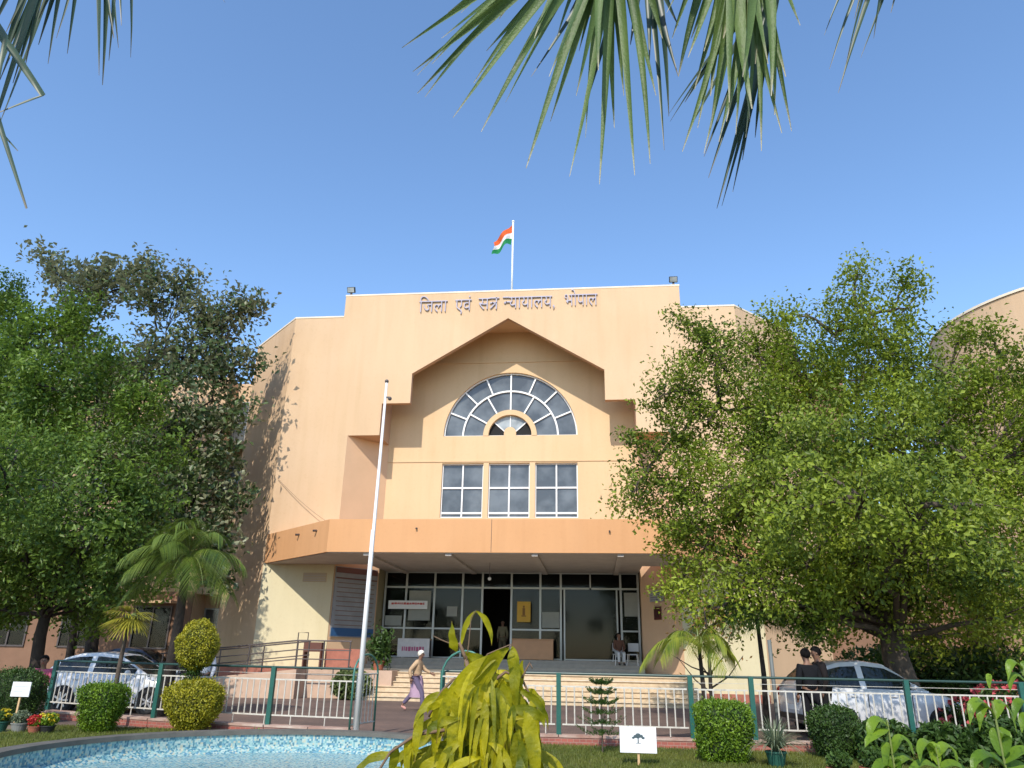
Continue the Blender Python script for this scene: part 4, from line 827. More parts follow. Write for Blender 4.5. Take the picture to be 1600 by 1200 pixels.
def fence(pts, label, top=1.29, skip=(), extra=None):
    t = thing('metal_fence', pts[0], label, 'fence', 'green and white fence runs')
    for i, p in enumerate(pts):
        g = MB(); g.box(p.x-.045, p.x+.045, p.y-.045, p.y+.045, .18, top+.01); g.build('post', GREEN, t)
    for i in range(len(pts)-1):
        a, b_ = pts[i], pts[i+1]; d = b_-a; L = d.length; d.normalize(); nn = Vector((-d.y, d.x, 0))
        g = MB(); g.tube([a+Vector((0, 0, top)), b_+Vector((0, 0, top))], .024, 8); g.build('top_rail', DKGREEN, t)
        g = MB(); k = int(L/.165); a2, b2 = a+d*.07, b_-d*.07
        for z in (top-.24, .36): g.obox((a2+b2)/2+Vector((0, 0, z)), d, nn, (0, 0, 1), (b2-a2).length/2, .012, .014)
        g.obox((a2+b2)/2+Vector((0, 0, top-.12)), d, nn, (0, 0, 1), (b2-a2).length/2, .006, .004)
        for j in range(k):
            q = a2+(b2-a2)*((j+.5)/k); wob = random.uniform(-.006, .006)
            g.tube([q+Vector((0, 0, .37)), q+Vector((wob, 0, top-.25))], .0145, 6)
            if j % 5 == 2: g.tube([q+d*.05+Vector((0, 0, .19)), q+d*.05+Vector((0, 0, .35))], .012, 6)
        g.build('bar_panel', BARW, t)
    return t
fence(Lp, 'green posted fence with white bars left of the tall bare flagpole')
fence(Rp, 'green posted fence with white bars right of the weeping plant')
# gate hoops
def gate(p, q, label, zt=1.62):
    t = thing('garden_gate', p, label, 'gate', 'hooped gate leaves'); d = (q-p); L = d.length; d.normalize()
    g = MB(); pts = [p+Vector((0, 0, .05)), p+Vector((0, 0, 1.2))]
    for k in range(1, 10): a = math.pi*k/10; pts.append(p+d*(L/2-L/2*math.cos(a))+Vector((0, 0, 1.2+(zt-1.2)*math.sin(a))))
    pts += [q+Vector((0, 0, 1.2)), q+Vector((0, 0, .05))]; g.tube(pts, .022, 8); g.build('hoop_frame', mat('pale_green_paint', (.05, .17, .13), .45), t, smooth=True)
    g = MB(); g.tube([p+Vector((0, 0, 1.19)), q+Vector((0, 0, 1.19))], .016, 6); g.tube([p+Vector((0, 0, .25)), q+Vector((0, 0, .25))], .016, 6)
    k = max(2, int(L/.13))
    for j in range(1, k): x = p+(q-p)*j/k; g.tube([x+Vector((0, 0, .26)), x+Vector((0, 0, 1.18))], .009, 6)
    g.build('gate_bars', BARW, t)
gp = fline(549, 15.75); gate(gp, gp+Vector((.22, 1.0, 0)), 'hooped green gate leaf swung open behind the tall bare flagpole', 1.58)
gp = fline(690, 15.9); gate(gp+Vector((.0, -.1, 0)), gp+Vector((.95, -.25, 0)), 'hooped green gate leaf behind the weeping plant', 1.68)
# slim grey post
q = ground_at(1213, 16.5); t = thing('slim_post', q, 'slim dark grey post standing by the fence under the shaded palm', 'post')
g = MB(); g.tube([q, q+Vector((-.02, 0, at(1208, 1000, 16.5).z))], .04, 8); g.build('pole', mat('grey_post', (.12, .13, .12), .6), t, smooth=True)
g = MB(); g.box(q.x-.1, q.x+.1, q.y-.1, q.y+.1, 0, .1); g.build('base_plate', STONE2, t)
# flower bed edging bricks in the lawn
g = MB()
for px in (250, 520): pass

# placards
def placard(px, py, Y, w_, h_, label, tree_mark):
    c = at(px, py, Y); t = thing('placard', (c.x, Y, 0), label, 'sign', 'white garden placards')
    g = MB(); g.box(c.x-w_/2, c.x+w_/2, Y-.012, Y+.012, c.z-h_/2, c.z+h_/2); b_ = g.build('board', mat('placard_white', (.72, .72, .72), .4), t, bevel=.004)
    g = MB(); g.box(c.x-.018, c.x+.018, Y+.013, Y+.04, 0, c.z+.1); g.build('stake', mat('stake_wood', (.55, .36, .18), .8), t)
    g = MB()
    if tree_mark:
        for dx, dz, r_ in ((-.04, .03, .034), (0, .05, .04), (.045, .035, .034), (-.075, .01, .024), (.08, .01, .026), (0, .02, .03)): g.ball((c.x+dx-.0, Y-.013, c.z+dz+.02), (r_, .003, r_*.7), 12, 6)
        g.box(c.x-.008, c.x+.008, Y-.016, Y-.0125, c.z-.045, c.z+.03); g.box(c.x-.04, c.x+.04, Y-.016, Y-.0125, c.z-.05, c.z-.044)
    else:
        for k in range(3): g.box(c.x-w_*.35, c.x+w_*(.35-.1*k), Y-.014, Y-.0121, c.z+.05-.05*k, c.z+.06-.05*k)
    g.build('emblem' if tree_mark else 'lines', mat('mark_dark', (.05, .08, .09), .6) if tree_mark else mat('mark_grey', (.4, .42, .4), .6), b_)
placard(997, 1156, 13.2, .58, .38, 'white placard with a small dark tree emblem on a wooden stake', True)
placard(33, 1077, 15.8, .42, .29, 'small plain white placard in front of the dark bush at far left', False)

# pots and flowers
def pot(loc, r, h, m, label, leaves, lm, n, spread, fl=None, strap=False, group=None):
    t = thing('potted_plant', loc, label, 'plant pot', group); x, y, z = loc
    g = MB(); g.lathe([(.01, 0), (r*.7, 0), (r, h*.9), (r*1.08, h*.9), (r*1.08, h), (r*.92, h), (r*.9, h*.9), (.01, h*.88)], (x, y, z), 20); g.build('pot', m, t, smooth=False)
    if strap:
        S = Strips()
        for k in range(n):
            a = random.random()*6.28; L = spread*random.uniform(.7, 1.2); v = Vector((math.cos(a), math.sin(a), 0)); out = random.uniform(.35, 1)
            S.leaf([Vector((x, y, z+h*.9))+v*L*out*q+Vector((0, 0, L*(1.3-out*.4)*q-L*1.0*out*q*q)) for q in [i/6 for i in range(7)]], .022, (0, 0, 1), fold=.3, prof=lambda t: (1-t)**.6+.03)
        S.build('leaves', lm, t)
    else:
        P = np.array([x, y, z+h+spread*.55])+unit(n)*(rng.random(n)**.5)[:, None]*np.array([spread, spread, spread*.8]); P[:, 2] = np.maximum(P[:, 2], z+h*.8)
        leaf_object('leaves', P, unit(n)+np.array([0, 0, .5]), unit(n)+np.array([0, 0, .6]), leaves, leaves*.45, lm, t)
    if fl:
        fm, nf = fl; P = np.array([x, y, z+h+spread*.75])+unit(nf)*np.array([spread*.95, spread*.95, spread*.6]); k = np.repeat(np.arange(nf), 8)
        leaf_object('flowers', P[k]+rng.normal(size=(len(k), 3))*.015, unit(len(k)), unit(len(k)), .045, .035, fm, t)
pot(ground_at(1205, 13.6), .16, .24, GPOT, 'grey green strap leaved plant in a green pot beside the square bush', .1, L_SPIKE, 260, .62, strap=True)
pot(ground_at(1300, 11.25), .16, .30, TERRA, 'terracotta pot of low leaves under the round bush', .08, L_DARKB, 400, .16, group=None)
pot(ground_at(1352, 11.25), .17, .32, TERRA, 'terracotta pot with leaves just left of the glossy seedlings', .08, L_DARKB, 400, .18)
pot(ground_at(8, 15.0), .15, .20, GPOT, 'green pot with orange yellow flowers at the left picture edge', .07, L_DARKB, 400, .16, fl=(L_PETY, 30))
pot(ground_at(38, 15.0), .15, .18, mat('grey_pot', (.2, .2, .18), .8), 'grey pot of grey green leaves between two flowering pots', .08, L_SPIKE, 500, .17)
pot(ground_at(62, 14.9), .12, .14, TERRA, 'pot crowded with bright red flowers beside the lawn', .07, L_BUSH, 250, .13, fl=(L_PETR, 60))
pot(ground_at(82, 15.0), .14, .15, BLACKP, 'dark pot with yellow green leaves nearest the square clipped bush', .08, L_FRESH, 500, .17, fl=(L_PETY, 20))
# flowering shrub right edge and undergrowth below the tree
def shrub(name, c, r, label, m, n, L, fl=None, cat='shrub', W=.45):
    t = thing(name, (c[0], c[1], 0), label, cat); P = np.array([c[0], c[1], r*.7])+unit(n)*(rng.random(n)**.4)[:, None]*np.array([r, r*.8, r*.75]); P[:, 2] = np.maximum(P[:, 2], .03)
    leaf_object('foliage', P, unit(n)+np.array([0, 0, .3]), unit(n)+np.array([0, 0, .7]), L*(.6+.8*rng.random(n)), L*W, m, t)
    g = MB()
    for k in range(7): a = random.random()*6.28; g.tube([(c[0], c[1], 0), (c[0]+math.cos(a)*r*.3, c[1]+math.sin(a)*r*.3, r*.6), (c[0]+math.cos(a)*r*.6, c[1]+math.sin(a)*r*.6, r*1.1)], [.02, .012, .005], 5)
    g.build('stems', BARKD, t)
    if fl:
        fm, nf = fl; P = np.array([c[0], c[1], r*.75])+unit(nf)*np.array([r, r*.85, r*.75]); k = np.repeat(np.arange(nf), 7); leaf_object('flowers', P[k]+rng.normal(size=(len(k), 3))*.03, unit(len(k)), unit(len(k)), .09, .07, fm, t)
    return t
shrub('flowering_shrub', ground_at(1575, 17.6), .85, 'shrub covered in pink red blossom at the right picture edge', L_DARKB, 2500, .1, fl=(L_PETP, 150))
shrub('flowering_shrub', ground_at(1510, 19.0), .6, 'small pink flowered shrub beside the tree trunk', L_DARKB, 1500, .1, fl=(L_PETP, 70))
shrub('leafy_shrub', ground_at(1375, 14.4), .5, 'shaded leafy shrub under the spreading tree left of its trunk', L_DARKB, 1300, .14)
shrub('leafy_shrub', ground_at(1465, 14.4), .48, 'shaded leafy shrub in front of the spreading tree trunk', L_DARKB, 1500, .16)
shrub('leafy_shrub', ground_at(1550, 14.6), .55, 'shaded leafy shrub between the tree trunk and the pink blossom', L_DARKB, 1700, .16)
shrub('dark_shrub', ground_at(1450, 25.0), 1.7, 'dark rounded shrub behind the trunk of the spreading tree', L_DARKB, 3800, .2)
shrub('dark_shrub', ground_at(1560, 23.5), 1.6, 'dark rounded shrub behind the pink blossom at right', L_DARKB, 3600, .2)
shrub('dark_shrub', ground_at(1375, 27.0), 1.5, 'dark shrub behind the roof of the white car under the tree', L_DARKB, 3000, .2)
shrub('stair_shrub', Vector((CX-4.9, 28.3, 0)), .75, 'variegated shrub growing beside the entrance steps', leafmat('variegated', (.06, .10, .03), (.30, .34, .12), .3), 2600, .2)
shrub('tuft_plant', ground_at(405, 14.6), .16, 'small green tuft on the rim edge below the fence', L_BUSH, 160, .12)
t = thing('tall_potted_plant', (CX-4.3, 29.6, 1.0), 'tall dark potted plant on the porch edge left of the banner table', 'plant pot')
g = MB(); g.lathe([(.01, 0), (.17, 0), (.22, .3), (.24, .3), (.24, .34), (.01, .3)], (CX-4.3, 29.6, 1.0), 18); g.build('pot', TERRA, t)
P = np.array([CX-4.3, 29.6, 1.75])+rng.normal(size=(700, 3))*np.array([.22, .2, .3]); leaf_object('leaves', P, unit(700), unit(700)+np.array([0, 0, .6]), .22, .09, L_DARKB, t)

# lawn grass (nobody could count it)
def grass(name, regions, n, label):
    P = []
    for (x0, x1, y0, y1) in regions:
        a = (x1-x0)*(y1-y0); k = int(n*a); P.append(np.stack([rng.uniform(x0, x1, k), rng.uniform(y0, y1, k), np.zeros(k)], 1))
    P = np.concatenate(P); d = np.hypot(P[:, 0]-bc.x, P[:, 1]-bc.y); P = P[d > RB+.08]; k = len(P); h = .035+.05*rng.random(k); P[:, 2] = h*.4
    D = unit(k)*.5; D[:, 2] = 1; o = leaf_object(name, P, D, unit(k), h, .009, L_GRASS); tag(o, label, 'grass', kind='stuff')
grass('grass', [(-11.5, -1, 10.5, 16.4), (-1, 6.5, 11.8, 15.7)], 1500, 'short dry green grass of the garden lawn')

# ================================================================== RAMP
t = thing('access_ramp', (-13, 28.4, 0), 'pinkish access ramp with dark railings rising to the left of the porch', 'ramp')
xa, xb, xc_ = -16.2, -10.9, CX-4.0
g = MB(); g.xz([(xa, 0), (xb, 0), (xb, 1.0), (xa, .45)], 28.0, 29.5); g.box(xb+.002, CX-6.92, 28.0, 30.1, 0, 1.0); g.build('ramp_wall', RAMPWALL, t)
g = MB(); g.add([(xa, 28.0, .455), (xb, 28.0, 1.005), (xb, 29.5, 1.005), (xa, 29.5, .455)], [(0, 1, 2, 3)]); g.add([(xb, 28.0, 1.006), (CX-6.92, 28.0, 1.006), (CX-6.92, 30.1, 1.006), (xb, 30.1, 1.006)], [(0, 1, 2, 3)]); g.build('ramp_floor', REDTILE, t)
g = MB(); g.box(-10.95, -9.4, 31.3, 31.5, 1.0, 1.75); g.prism([(CX-10.9, 30.11), (CX-7.62, 30.11), (CX-7.62, 32.96), (CX-10.9, 32.96)], 0, .999); g.build('landing', REDTILE, t)
def rail(name, pts, posts, hs_, m, par, r=.028):
    g = MB()
    for hh in hs_: g.tube([Vector(p)+Vector((0, 0, hh)) for p in pts], r if hh == hs_[0] else r*.75, 7)
    for p in posts: g.tube([Vector(p), Vector(p)+Vector((0, 0, hs_[0]))], r, 7)
    g.build(name, m, par)
zr = lambda x: .45+(x-xa)/(xb-xa)*.55 if x < xb else 1.0
rail('railing', [(xa, 28.1, .45), (xb, 28.1, 1.0), (CX-4.95, 28.1, 1.0)], [(x, 28.1, zr(x)) for x in (-16.1, -14.5, -12.75, -10.9, -9.9, CX-5)], (1.0, .68, .36), STEEL, t)
rail('railing', [(xa, 29.4, .45), (xb, 29.4, 1.0)], [(x, 29.4, zr(x)) for x in (-16.1, -14.5, -12.75, -10.95)], (1.0, .5), STEEL, t)
# lectern-like stand with a small frame by the ramp
p = at(482, 1000, 31.0); p.z = 1.0
t = thing('small_stand', p, 'small brown stand with an open metal frame at the top of the ramp', 'stand')
g = MB(); g.box(p.x-.1, p.x+.65, p.y-.2, p.y+.2, 1.62, 1.98); g.box(p.x-.1, p.x-.05, p.y-.2, p.y+.2, 1.0, 1.62); g.box(p.x+.6, p.x+.65, p.y-.2, p.y+.2, 1.0, 1.62); g.build('box', mat('dark_red_brown', (.12, .045, .03), .6), t)
g = MB(); x0 = p.x-.45
g.tube([(x0, p.y, 1.0), (x0, p.y, 2.35), (x0+.42, p.y, 2.35), (x0+.42, p.y, 1.9)], .025, 6); g.build('frame', STEEL, t)

# ================================================================== PORCH OBJECTS
def flat(name, label, cat, x0, x1, y, z0, z1, m, th=.03, group=None):
    t = thing(name, ((x0+x1)/2, y, z0), label, cat, group); g = MB(); g.box(x0, x1, y-th, y, z0, z1); o = g.build('board', m, t, bevel=.004); return t, o
# notice board on the left splayed wall
a = Vector((CX-7.55, 33.0, 0)); b_ = Vector((CX-6.12, 34.7, 0)); d = (b_-a).normalized(); nn = Vector((d.y, -d.x, 0)); L = (b_-a).length
t = thing('notice_board', (a+b_)/2+Vector((0, 0, 2)), 'tall grey notice board with ruled lines and a blue foot strip on the porch wall', 'notice board')
g = MB(); g.obox((a+b_)/2+nn*.05+Vector((0, 0, 3.75)), d, nn, (0, 0, 1), L/2, .03, 1.5); o = g.build('board', mat('board_grey', (.30, .30, .30), .6, var=.25, vscale=2), t)
g = MB()
for k in range(11): g.obox((a+b_)/2+nn*.086+Vector((0, 0, 4.55-.2*k)), d, nn, (0, 0, 1), L/2-.12-.04*random.random(), .004, .018)
g.build('ruled_lines', mat('line_brown', (.20, .12, .09), .7), o)
g = MB(); g.obox((a+b_)/2+nn*.09+Vector((0, 0, 2.46)), d, nn, (0, 0, 1), L/2-.02, .006, .17); g.build('blue_strip', mat('blue_strip', (.02, .08, .20), .5), o)
g = MB(); g.obox((a+b_)/2+nn*.09+Vector((0, 0, 5.1)), d, nn, (0, 0, 1), L/2-.02, .006, .12); g.obox((a+b_)/2+nn*.09+Vector((0, 0, 4.75)), d, nn, (0, 0, 1), L/2-.02, .006, .03); g.build('header', mat('header_maroon', (.14, .06, .05), .6), o)
RTXT = mat('red_marks', (.50, .05, .04), .7); MTXT = mat('maroon_marks', (.35, .08, .16), .7)
def marks(par, x0, x1, y, z0, z1, m, n):
    g = MB(); x = x0
    while x < x1-.03:
        w_ = random.uniform(.04, .13); g.box(x, min(x1, x+w_), y-.004, y, z0+random.uniform(0, .02), z1-random.uniform(0, .02)); x += w_+.03
    g.build('writing', m, par)
x0, x1 = at(607, 945, 35.7).x, at(668, 945, 35.7).x; z = at(640, 945, 35.7).z
t, o = flat('sign_banner', 'long white sign with a line of red writing hung on the glazing', 'sign', x0, x1, 35.7, z-.19, z+.19, WHITE, .03); marks(o, x0+.15, x1-.15, 35.669, z+.0, z+.11, RTXT, 9)
x0, x1 = at(620, 1005, 34.2).x, at(670, 1005, 34.2).x
t = thing('banner_table', ((x0+x1)/2, 34.4, 1.45), 'small table wrapped in a white banner with maroon writing by the glazed entrance', 'table')
g = MB(); g.box(x0, x1, 34.42, 34.9, 2.2, 2.25); g.build('table_top', WOOD, t)
g = MB(); g.box(x0, x1, 34.36, 34.40, 1.48, 2.26); o = g.build('banner', mat('banner_white', (.55, .53, .52), .6, var=.2, vscale=4), t); marks(o, x0+.2, x0+1.25, 34.359, 1.72, 1.92, MTXT, 8)
g = MB()
for x in (x0+.04, x1-.04): g.box(x-.02, x+.02, 34.44, 34.48, 1.45, 2.2); g.box(x-.02, x+.02, 34.84, 34.88, 1.45, 2.2)
g.build('legs', STEEL, t)
x0, x1 = at(808, 956, 35.6).x, at(829, 956, 35.6).x; z0, z1 = at(818, 972, 35.6).z, at(818, 940, 35.6).z
t, o = flat('yellow_poster', 'yellow framed poster hanging on the glazing above the wooden desk', 'poster', x0, x1, 35.6, z0, z1, mat('poster_yellow', (.62, .36, .03), .6, var=.15), .03)
g = MB(); xm = (x0+x1)/2; g.box(xm-.06, xm+.06, 35.566, 35.57, z0+.3, z0+.62); g.box(xm-.11, xm+.11, 35.566, 35.57, z0+.24, z0+.29); g.ball((xm, 35.568, z0+.68), (.05, .003, .05), 10, 6); g.build('figure', mat('poster_dark', (.22, .10, .02), .7), o)
x0, x1 = at(800, 1008, 34.3).x, at(864, 1008, 34.3).x
t = thing('reception_desk', ((x0+x1)/2, 34.6, 1.45), 'plain brown wooden desk standing in front of the entrance glazing', 'desk')
g = MB(); g.box(x0, x1, 34.36, 34.40, 1.47, 2.28); g.build('front_panel', WOOD, t, bevel=.006)
g = MB(); g.box(x0-.03, x1+.03, 34.33, 34.95, 2.285, 2.325); g.build('desk_top', WOOD, t, bevel=.006)
g = MB(); g.box(x0, x0+.03, 34.41, 34.9, 1.45, 2.28); g.box(x1-.03, x1, 34.41, 34.9, 1.45, 2.28); g.build('side_panels', WOOD, t)
# chairs at the right end of the glazing
def chair(x, y, z, rot, label):
    t = thing('metal_chair', (x, y, z), label, 'chair', 'chairs on the porch'); q = Matrix.Rotation(rot, 3, 'Z'); o = Vector((x, y, z))
    g = MB(); W_ = lambda v: o+q@Vector(v)
    g.obox(W_((0, 0, .45)), q@Vector((1, 0, 0)), q@Vector((0, 1, 0)), (0, 0, 1), .23, .23, .02); g.build('seat', mat('chair_grey', (.4, .4, .4), .5), t)
    g = MB(); g.obox(W_((0, .24, .75)), q@Vector((1, 0, 0)), q@Vector((0, 1, 0)), (0, 0, 1), .23, .02, .17); g.build('backrest', bpy.data.materials['chair_grey'], t)
    for sx, sy in ((-1, -1), (1, -1), (-1, 1), (1, 1)):
        g = MB(); g.tube([W_((sx*.19, sy*.19, .44)), W_((sx*.24, sy*.26, 0))], .016, 6); g.build('leg', POLEM, t)
pc = at(968, 1027, 33.9); chair(pc.x, 34.45, 1.15+.15, R(12), 'grey metal chair under the seated person in pale trousers')
pc2 = at(990, 1027, 34.0); chair(pc2.x, 34.5, 1.30, R(-10), 'empty grey metal chair beside the seated person')
# wall signs on the right splay
a = Vector((CX+7.55, 33.0, 0)); b_ = Vector((CX+6.12, 34.7, 0)); d = (a-b_).normalized(); nn = Vector((d.y, -d.x, 0)); 
for (px, py, hw, hh, m_, lab, nm) in ((1024, 931, .40, .24, mat('grey_plate', (.34, .34, .34), .5), 'small grey lined plate on the peach porch wall', 'wall_plate'), (1023, 958, .19, .27, mat('dark_red_box', (.09, .015, .012), .5), 'dark red box on the peach porch wall below the grey plate', 'wall_box')):
    c = at(px, py, 33.9); q = (px-1005)/50.0; bb_ = b_+(a-b_)*.42; c = Vector((bb_.x, bb_.y, c.z))
    t = thing(nm, c, lab, 'sign' if nm == 'wall_plate' else 'box'); g = MB(); g.obox(c+nn*.05, d, nn, (0, 0, 1), hw, .04, hh); o = g.build('panel', m_, t, bevel=.01)
    g = MB()
    if nm == 'wall_plate':
        for k in range(4): g.obox(c+nn*.093+Vector((0, 0, .14-.1*k)), d, nn, (0, 0, 1), hw*.85, .003, .016)
        g.build('lines', mat('plate_lines', (.14, .15, .16), .6), o)
    else:
        g.obox(c+nn*.093, d, nn, (0, 0, 1), hw*.75, .003, hh*.7); g.build('face', mat('box_face', (.05, .01, .01), .4), o)
# vent plate on the cream wall
t, o = flat('vent_plate', 'faded beige vent plate high on the shaded cream porch wall', 'vent', CX-9.0, CX-7.9, 32.968, 4.55, 4.95, mat('vent_beige', (.50, .38, .24), .8), .02)
g = MB()
for k in range(5): g.box(CX-8.95, CX-7.95, 32.935, 32.947, 4.6+.07*k, 4.62+.07*k)
g.build('slats', GREYSOF, o)
# fan rod
pf = at(765, 900, 32.0); t = thing('hanging_lamp', (pf.x, 32, 5.3), 'small bulb hanging on a thin rod from the canopy soffit', 'lamp')
g = MB(); g.tube([(pf.x, 32, 5.33), (pf.x, 32, 4.75)], .012, 6); g.build('rod', STEEL, t)
g = MB(); g.ball((pf.x, 32, 4.66), .075); g.build('bulb', WHITE, t, smooth=True)
# loose cable on the facade
t = thing('cable', at(420, 750, 32.9), 'thin cable drooping across the left wing down to the canopy', 'cable')
P0, P1 = Vector((CX-10.8, 32.95, 9.3)), Vector((CX-7.2, 32.7, 6.72)); g = MB(); g.tube([P0.lerp(P1, i/12)+Vector((0, 0, -.35*4*(i/12)*(1-i/12)*.6)) for i in range(13)], .012, 5); g.build('wire', mat('cable_brown', (.30, .20, .13), .8), t)

# curved far building at right
cc = Vector((29.5, 46, 0)); t = thing('round_building', cc, 'plain peach rounded building rising behind the spreading tree at the right edge', 'building')
cc = Vector((24.6, 36.7, 0)); 
g = MB(); g.lathe([(6.6, 0), (6.6, 17.6), (6.45, 17.62), (6.45, 16.5), (.01, 16.5)], cc, 96); g.build('curved_wall', PEACH2, t, smooth=False)
g = MB(); g.lathe([(6.66, 17.62), (6.66, 17.74), (6.4, 17.74), (6.4, 17.62)], cc, 96); g.build('coping', COPE, t)

# ================================================================== CARS
def interp(tab, x):
    for a, b_ in zip(tab[:-1], tab[1:]):
        if a[0] <= x <= b_[0]:
            q = (x-a[0])/(b_[0]-a[0]); return [u+(v-u)*q for u, v in zip(a, b_)]
    return list(tab[-1] if x > tab[-1][0] else tab[0])
def car(name, loc, rot, label, hk=1.0, paint=CARW):
    t = thing(name, (0, 0, 0), label, 'car')
    body = [(0, .52, .88, .60), (.05, .36, .94, .74), (.16, .28, .97, .80), (.4, .22, .98, .84), (.9, .2, .97, .86), (1.9, .19, .94, .865), (2.7, .19, .92, .855), (3.0, .2, .90, .84), (3.45, .22, .82, .79), (3.75, .28, .72, .69), (3.86, .34, .66, .60), (3.92, .42, .58, .48)]
    cab = [(.05, .95, .97, .70, .62), (.22, .96, 1.16, .73, .60), (.5, .95, 1.35, .76, .58), (.9, .94, 1.46, .78, .58), (1.5, .93, 1.49, .79, .585), (2.0, .92, 1.44, .79, .58), (2.35, .92, 1.27, .785, .59), (2.65, .91, 1.09, .78, .61), (2.98, .90, .925, .77, .66)]
    W0 = [.78, 3.12]
    def sec(zb, zt, w_): return [(0, zb), (w_*.8, zb), (w_*.95, zb+.06), (w_, zb+(zt-zb)*.35), (w_*.995, zb+(zt-zb)*.62), (w_*.97, zt-.07), (w_*.90, zt-.01), (w_*.6, zt+.015), (0, zt+.03)]
    xs_ = sorted(set([0, .02, .05, .1, .16, .28]+[.4+.1*i for i in range(34)]+[3.8, 3.86, 3.92])); g = MB(); ring = []
    for x in xs_:
        _, zb, zt, w_ = interp(body, x)[:4]; s_ = sec(zb, zt*hk, w_); ring.append([(x, -y, z) for y, z in s_][::1]+[(x, y, z) for y, z in s_[::-1]][1:-1])
    n = len(ring[0]); g.v = [p for r_ in ring for p in r_]
    def hit(p):    # wheel arch cut
        return any((p[0]-c)**2+(p[2]-.31)**2 < .355**2 and abs(p[1]) > .45 for c in W0)
    g.f = [(i*n+k, (i+1)*n+k, (i+1)*n+(k+1) % n, i*n+(k+1) % n) for i in range(len(ring)-1) for k in range(n)]+[tuple(range(n)), tuple((len(ring)-1)*n+k for k in range(n-1, -1, -1))]; g.mi = [0]*len(g.f)
    bo = g.build('body', paint, t, smooth=True)
    try:
        e = bo.modifiers.new('edge', 'EDGE_SPLIT'); e.split_angle = R(50)
    except Exception: pass
    # cabin
    parts = {'roof': MB(), 'side_window': MB(), 'side_window ': MB(), 'windscreen': MB(), 'rear_window': MB()}
    cx_ = [.05+.0725*i for i in range(41)]; rg = []
    for x in cx_:
        _, zb, zt, wb, wt = interp(cab, x); zt *= hk; zb *= hk; s_ = [(wb, zb-.03), (wb-.01, zb+.02), (wb+(wt-wb)*.8, zb+(zt-zb)*.82), (wt*.96, zt-.015), (wt*.7, zt+.01), (0, zt+.025)]; rg.append([(x, -y, z) for y, z in s_]+[(x, y, z) for y, z in s_[::-1]][1:])
    n = len(rg[0])
    for i in range(len(rg)-1):
        for k in range(n-1):
            q = [rg[i][k], rg[i+1][k], rg[i+1][k+1], rg[i][k+1]]; xm = (cx_[i]+cx_[i+1])/2; key = 'roof'
            if k in (1, n-3) and .42 < xm < 2.62 and not (1.30 < xm < 1.40): key = 'side_window' if k == 1 else 'side_window '
            if k in (3, 4, 5, n-4) and xm > 2.08 and xm < 2.92 and 3 <= k <= n-5: key = 'windscreen'
            if 3 <= k <= n-5 and .1 < xm < .62: key = 'rear_window'
            parts[key].add(q, [(0, 1, 2, 3)])
    for k, gg in parts.items():
        o = gg.build(k.strip(), paint if k == 'roof' else CARG, t, smooth=('side' not in k))
    g = MB(); g.box(.5, 2.6, -.6, .6, .5*hk, .8*hk); g.box(1.2, 1.35, -.55, -.1, .8, 1.25); g.box(1.2, 1.35, .1, .55, .8, 1.25); g.build('interior', DARK, t)
    for c in W0:
        for sy in (-1, 1):
            g = MB(); g.add([], []); N_ = 28
            for (r_, ya, yb) in ((.355, .66, .868),):
                vs = []
                for k in range(N_):
                    a = 2*math.pi*k/N_; vs.append((c+r_*math.cos(a), sy*ya, .31+r_*math.sin(a)))
                for k in range(N_):
                    a = 2*math.pi*k/N_; vs.append((c+r_*math.cos(a), sy*yb, .31+r_*math.sin(a)))
                g.add(vs, [tuple(range(N_)), tuple(range(N_, 2*N_))]+[(k, (k+1) % N_, (k+1) % N_+N_, k+N_) for k in range(N_)])
            wh = g.build('wheel', DARK, t)
            def ringlathe(prof, m_, nm, par):
                g = MB(); vs = []; nn_ = 28
                for (r_, y_) in prof:
                    for k in range(nn_): a = 2*math.pi*k/nn_; vs.append((c+r_*math.cos(a), sy*y_, .30+r_*math.sin(a)))
                g.add(vs, [(i*nn_+k, i*nn_+(k+1) % nn_, (i+1)*nn_+(k+1) % nn_, (i+1)*nn_+k) for i in range(len(prof)-1) for k in range(nn_)]); return g.build(nm, m_, par, smooth=True)
            ringlathe([(.2, .87), (.205, .89), (.29, .89), (.305, .875), (.305, .70)], TYRE, 'tyre', wh)
            g = MB(); 
            for k in range(7): a = 2*math.pi*k/7; v = Vector((math.cos(a), 0, math.sin(a))); g.obox(Vector((c, sy*.882, .30))+v*.105, v, (0, 1, 0), Vector((-v.z, 0, v.x)), .095, .01, .022)
            g.ball((c, sy*.885, .30), (.045, .015, .045)); g.build('rim', RIM, wh)
    for sy in (-1, 1):
        g = MB(); g.ball((3.70, sy*.60, .66*hk), (.16, .10, .07), 14, 8); g.build('headlight', LAMPG, t, smooth=True)
        g = MB(); g.ball((.07, sy*.68, .84*hk), (.07, .12, .11), 14, 8); g.build('tail_light', REDL, t, smooth=True)
        g = MB(); g.ball((2.48, sy*.92, 1.0*hk), (.07, .10, .065), 12, 8); g.build('mirror', paint, t, smooth=True)
        for x in (1.05, 2.0):
            g = MB(); g.box(x-.08, x+.08, sy*.868-.015, sy*.868+.015, .80*hk, .83*hk); g.build('door_handle', paint, t)
        g = MB()
        for x in (.74+.55, 1.38, 2.45): g.box(x-.006, x+.006, sy*.862-.006, sy*.862+.006, .32, .86*hk)
        g.build('door_seam', BLACKP, t)
        g = MB(); g.box(.0, 0, 0, 0, 0, 0) if False else g.box(.8+.4, 2.72, sy*.845-.02, sy*.845+.02, .19, .26); g.build('sill', BLACKP, t)
    g = MB(); g.box(3.88, 3.93, -.3, .3, .36, .44); g.build('grille', BLACKP, t)
    g = MB(); g.box(-.012, .0, -.25, .25, .56, .67); g.build('number_plate', WHITE, t)
    g = MB(); g.box(-.03, .06, -.66, .66, .36, .48); g.build('bumper', BLACKP, t, bevel=.02)
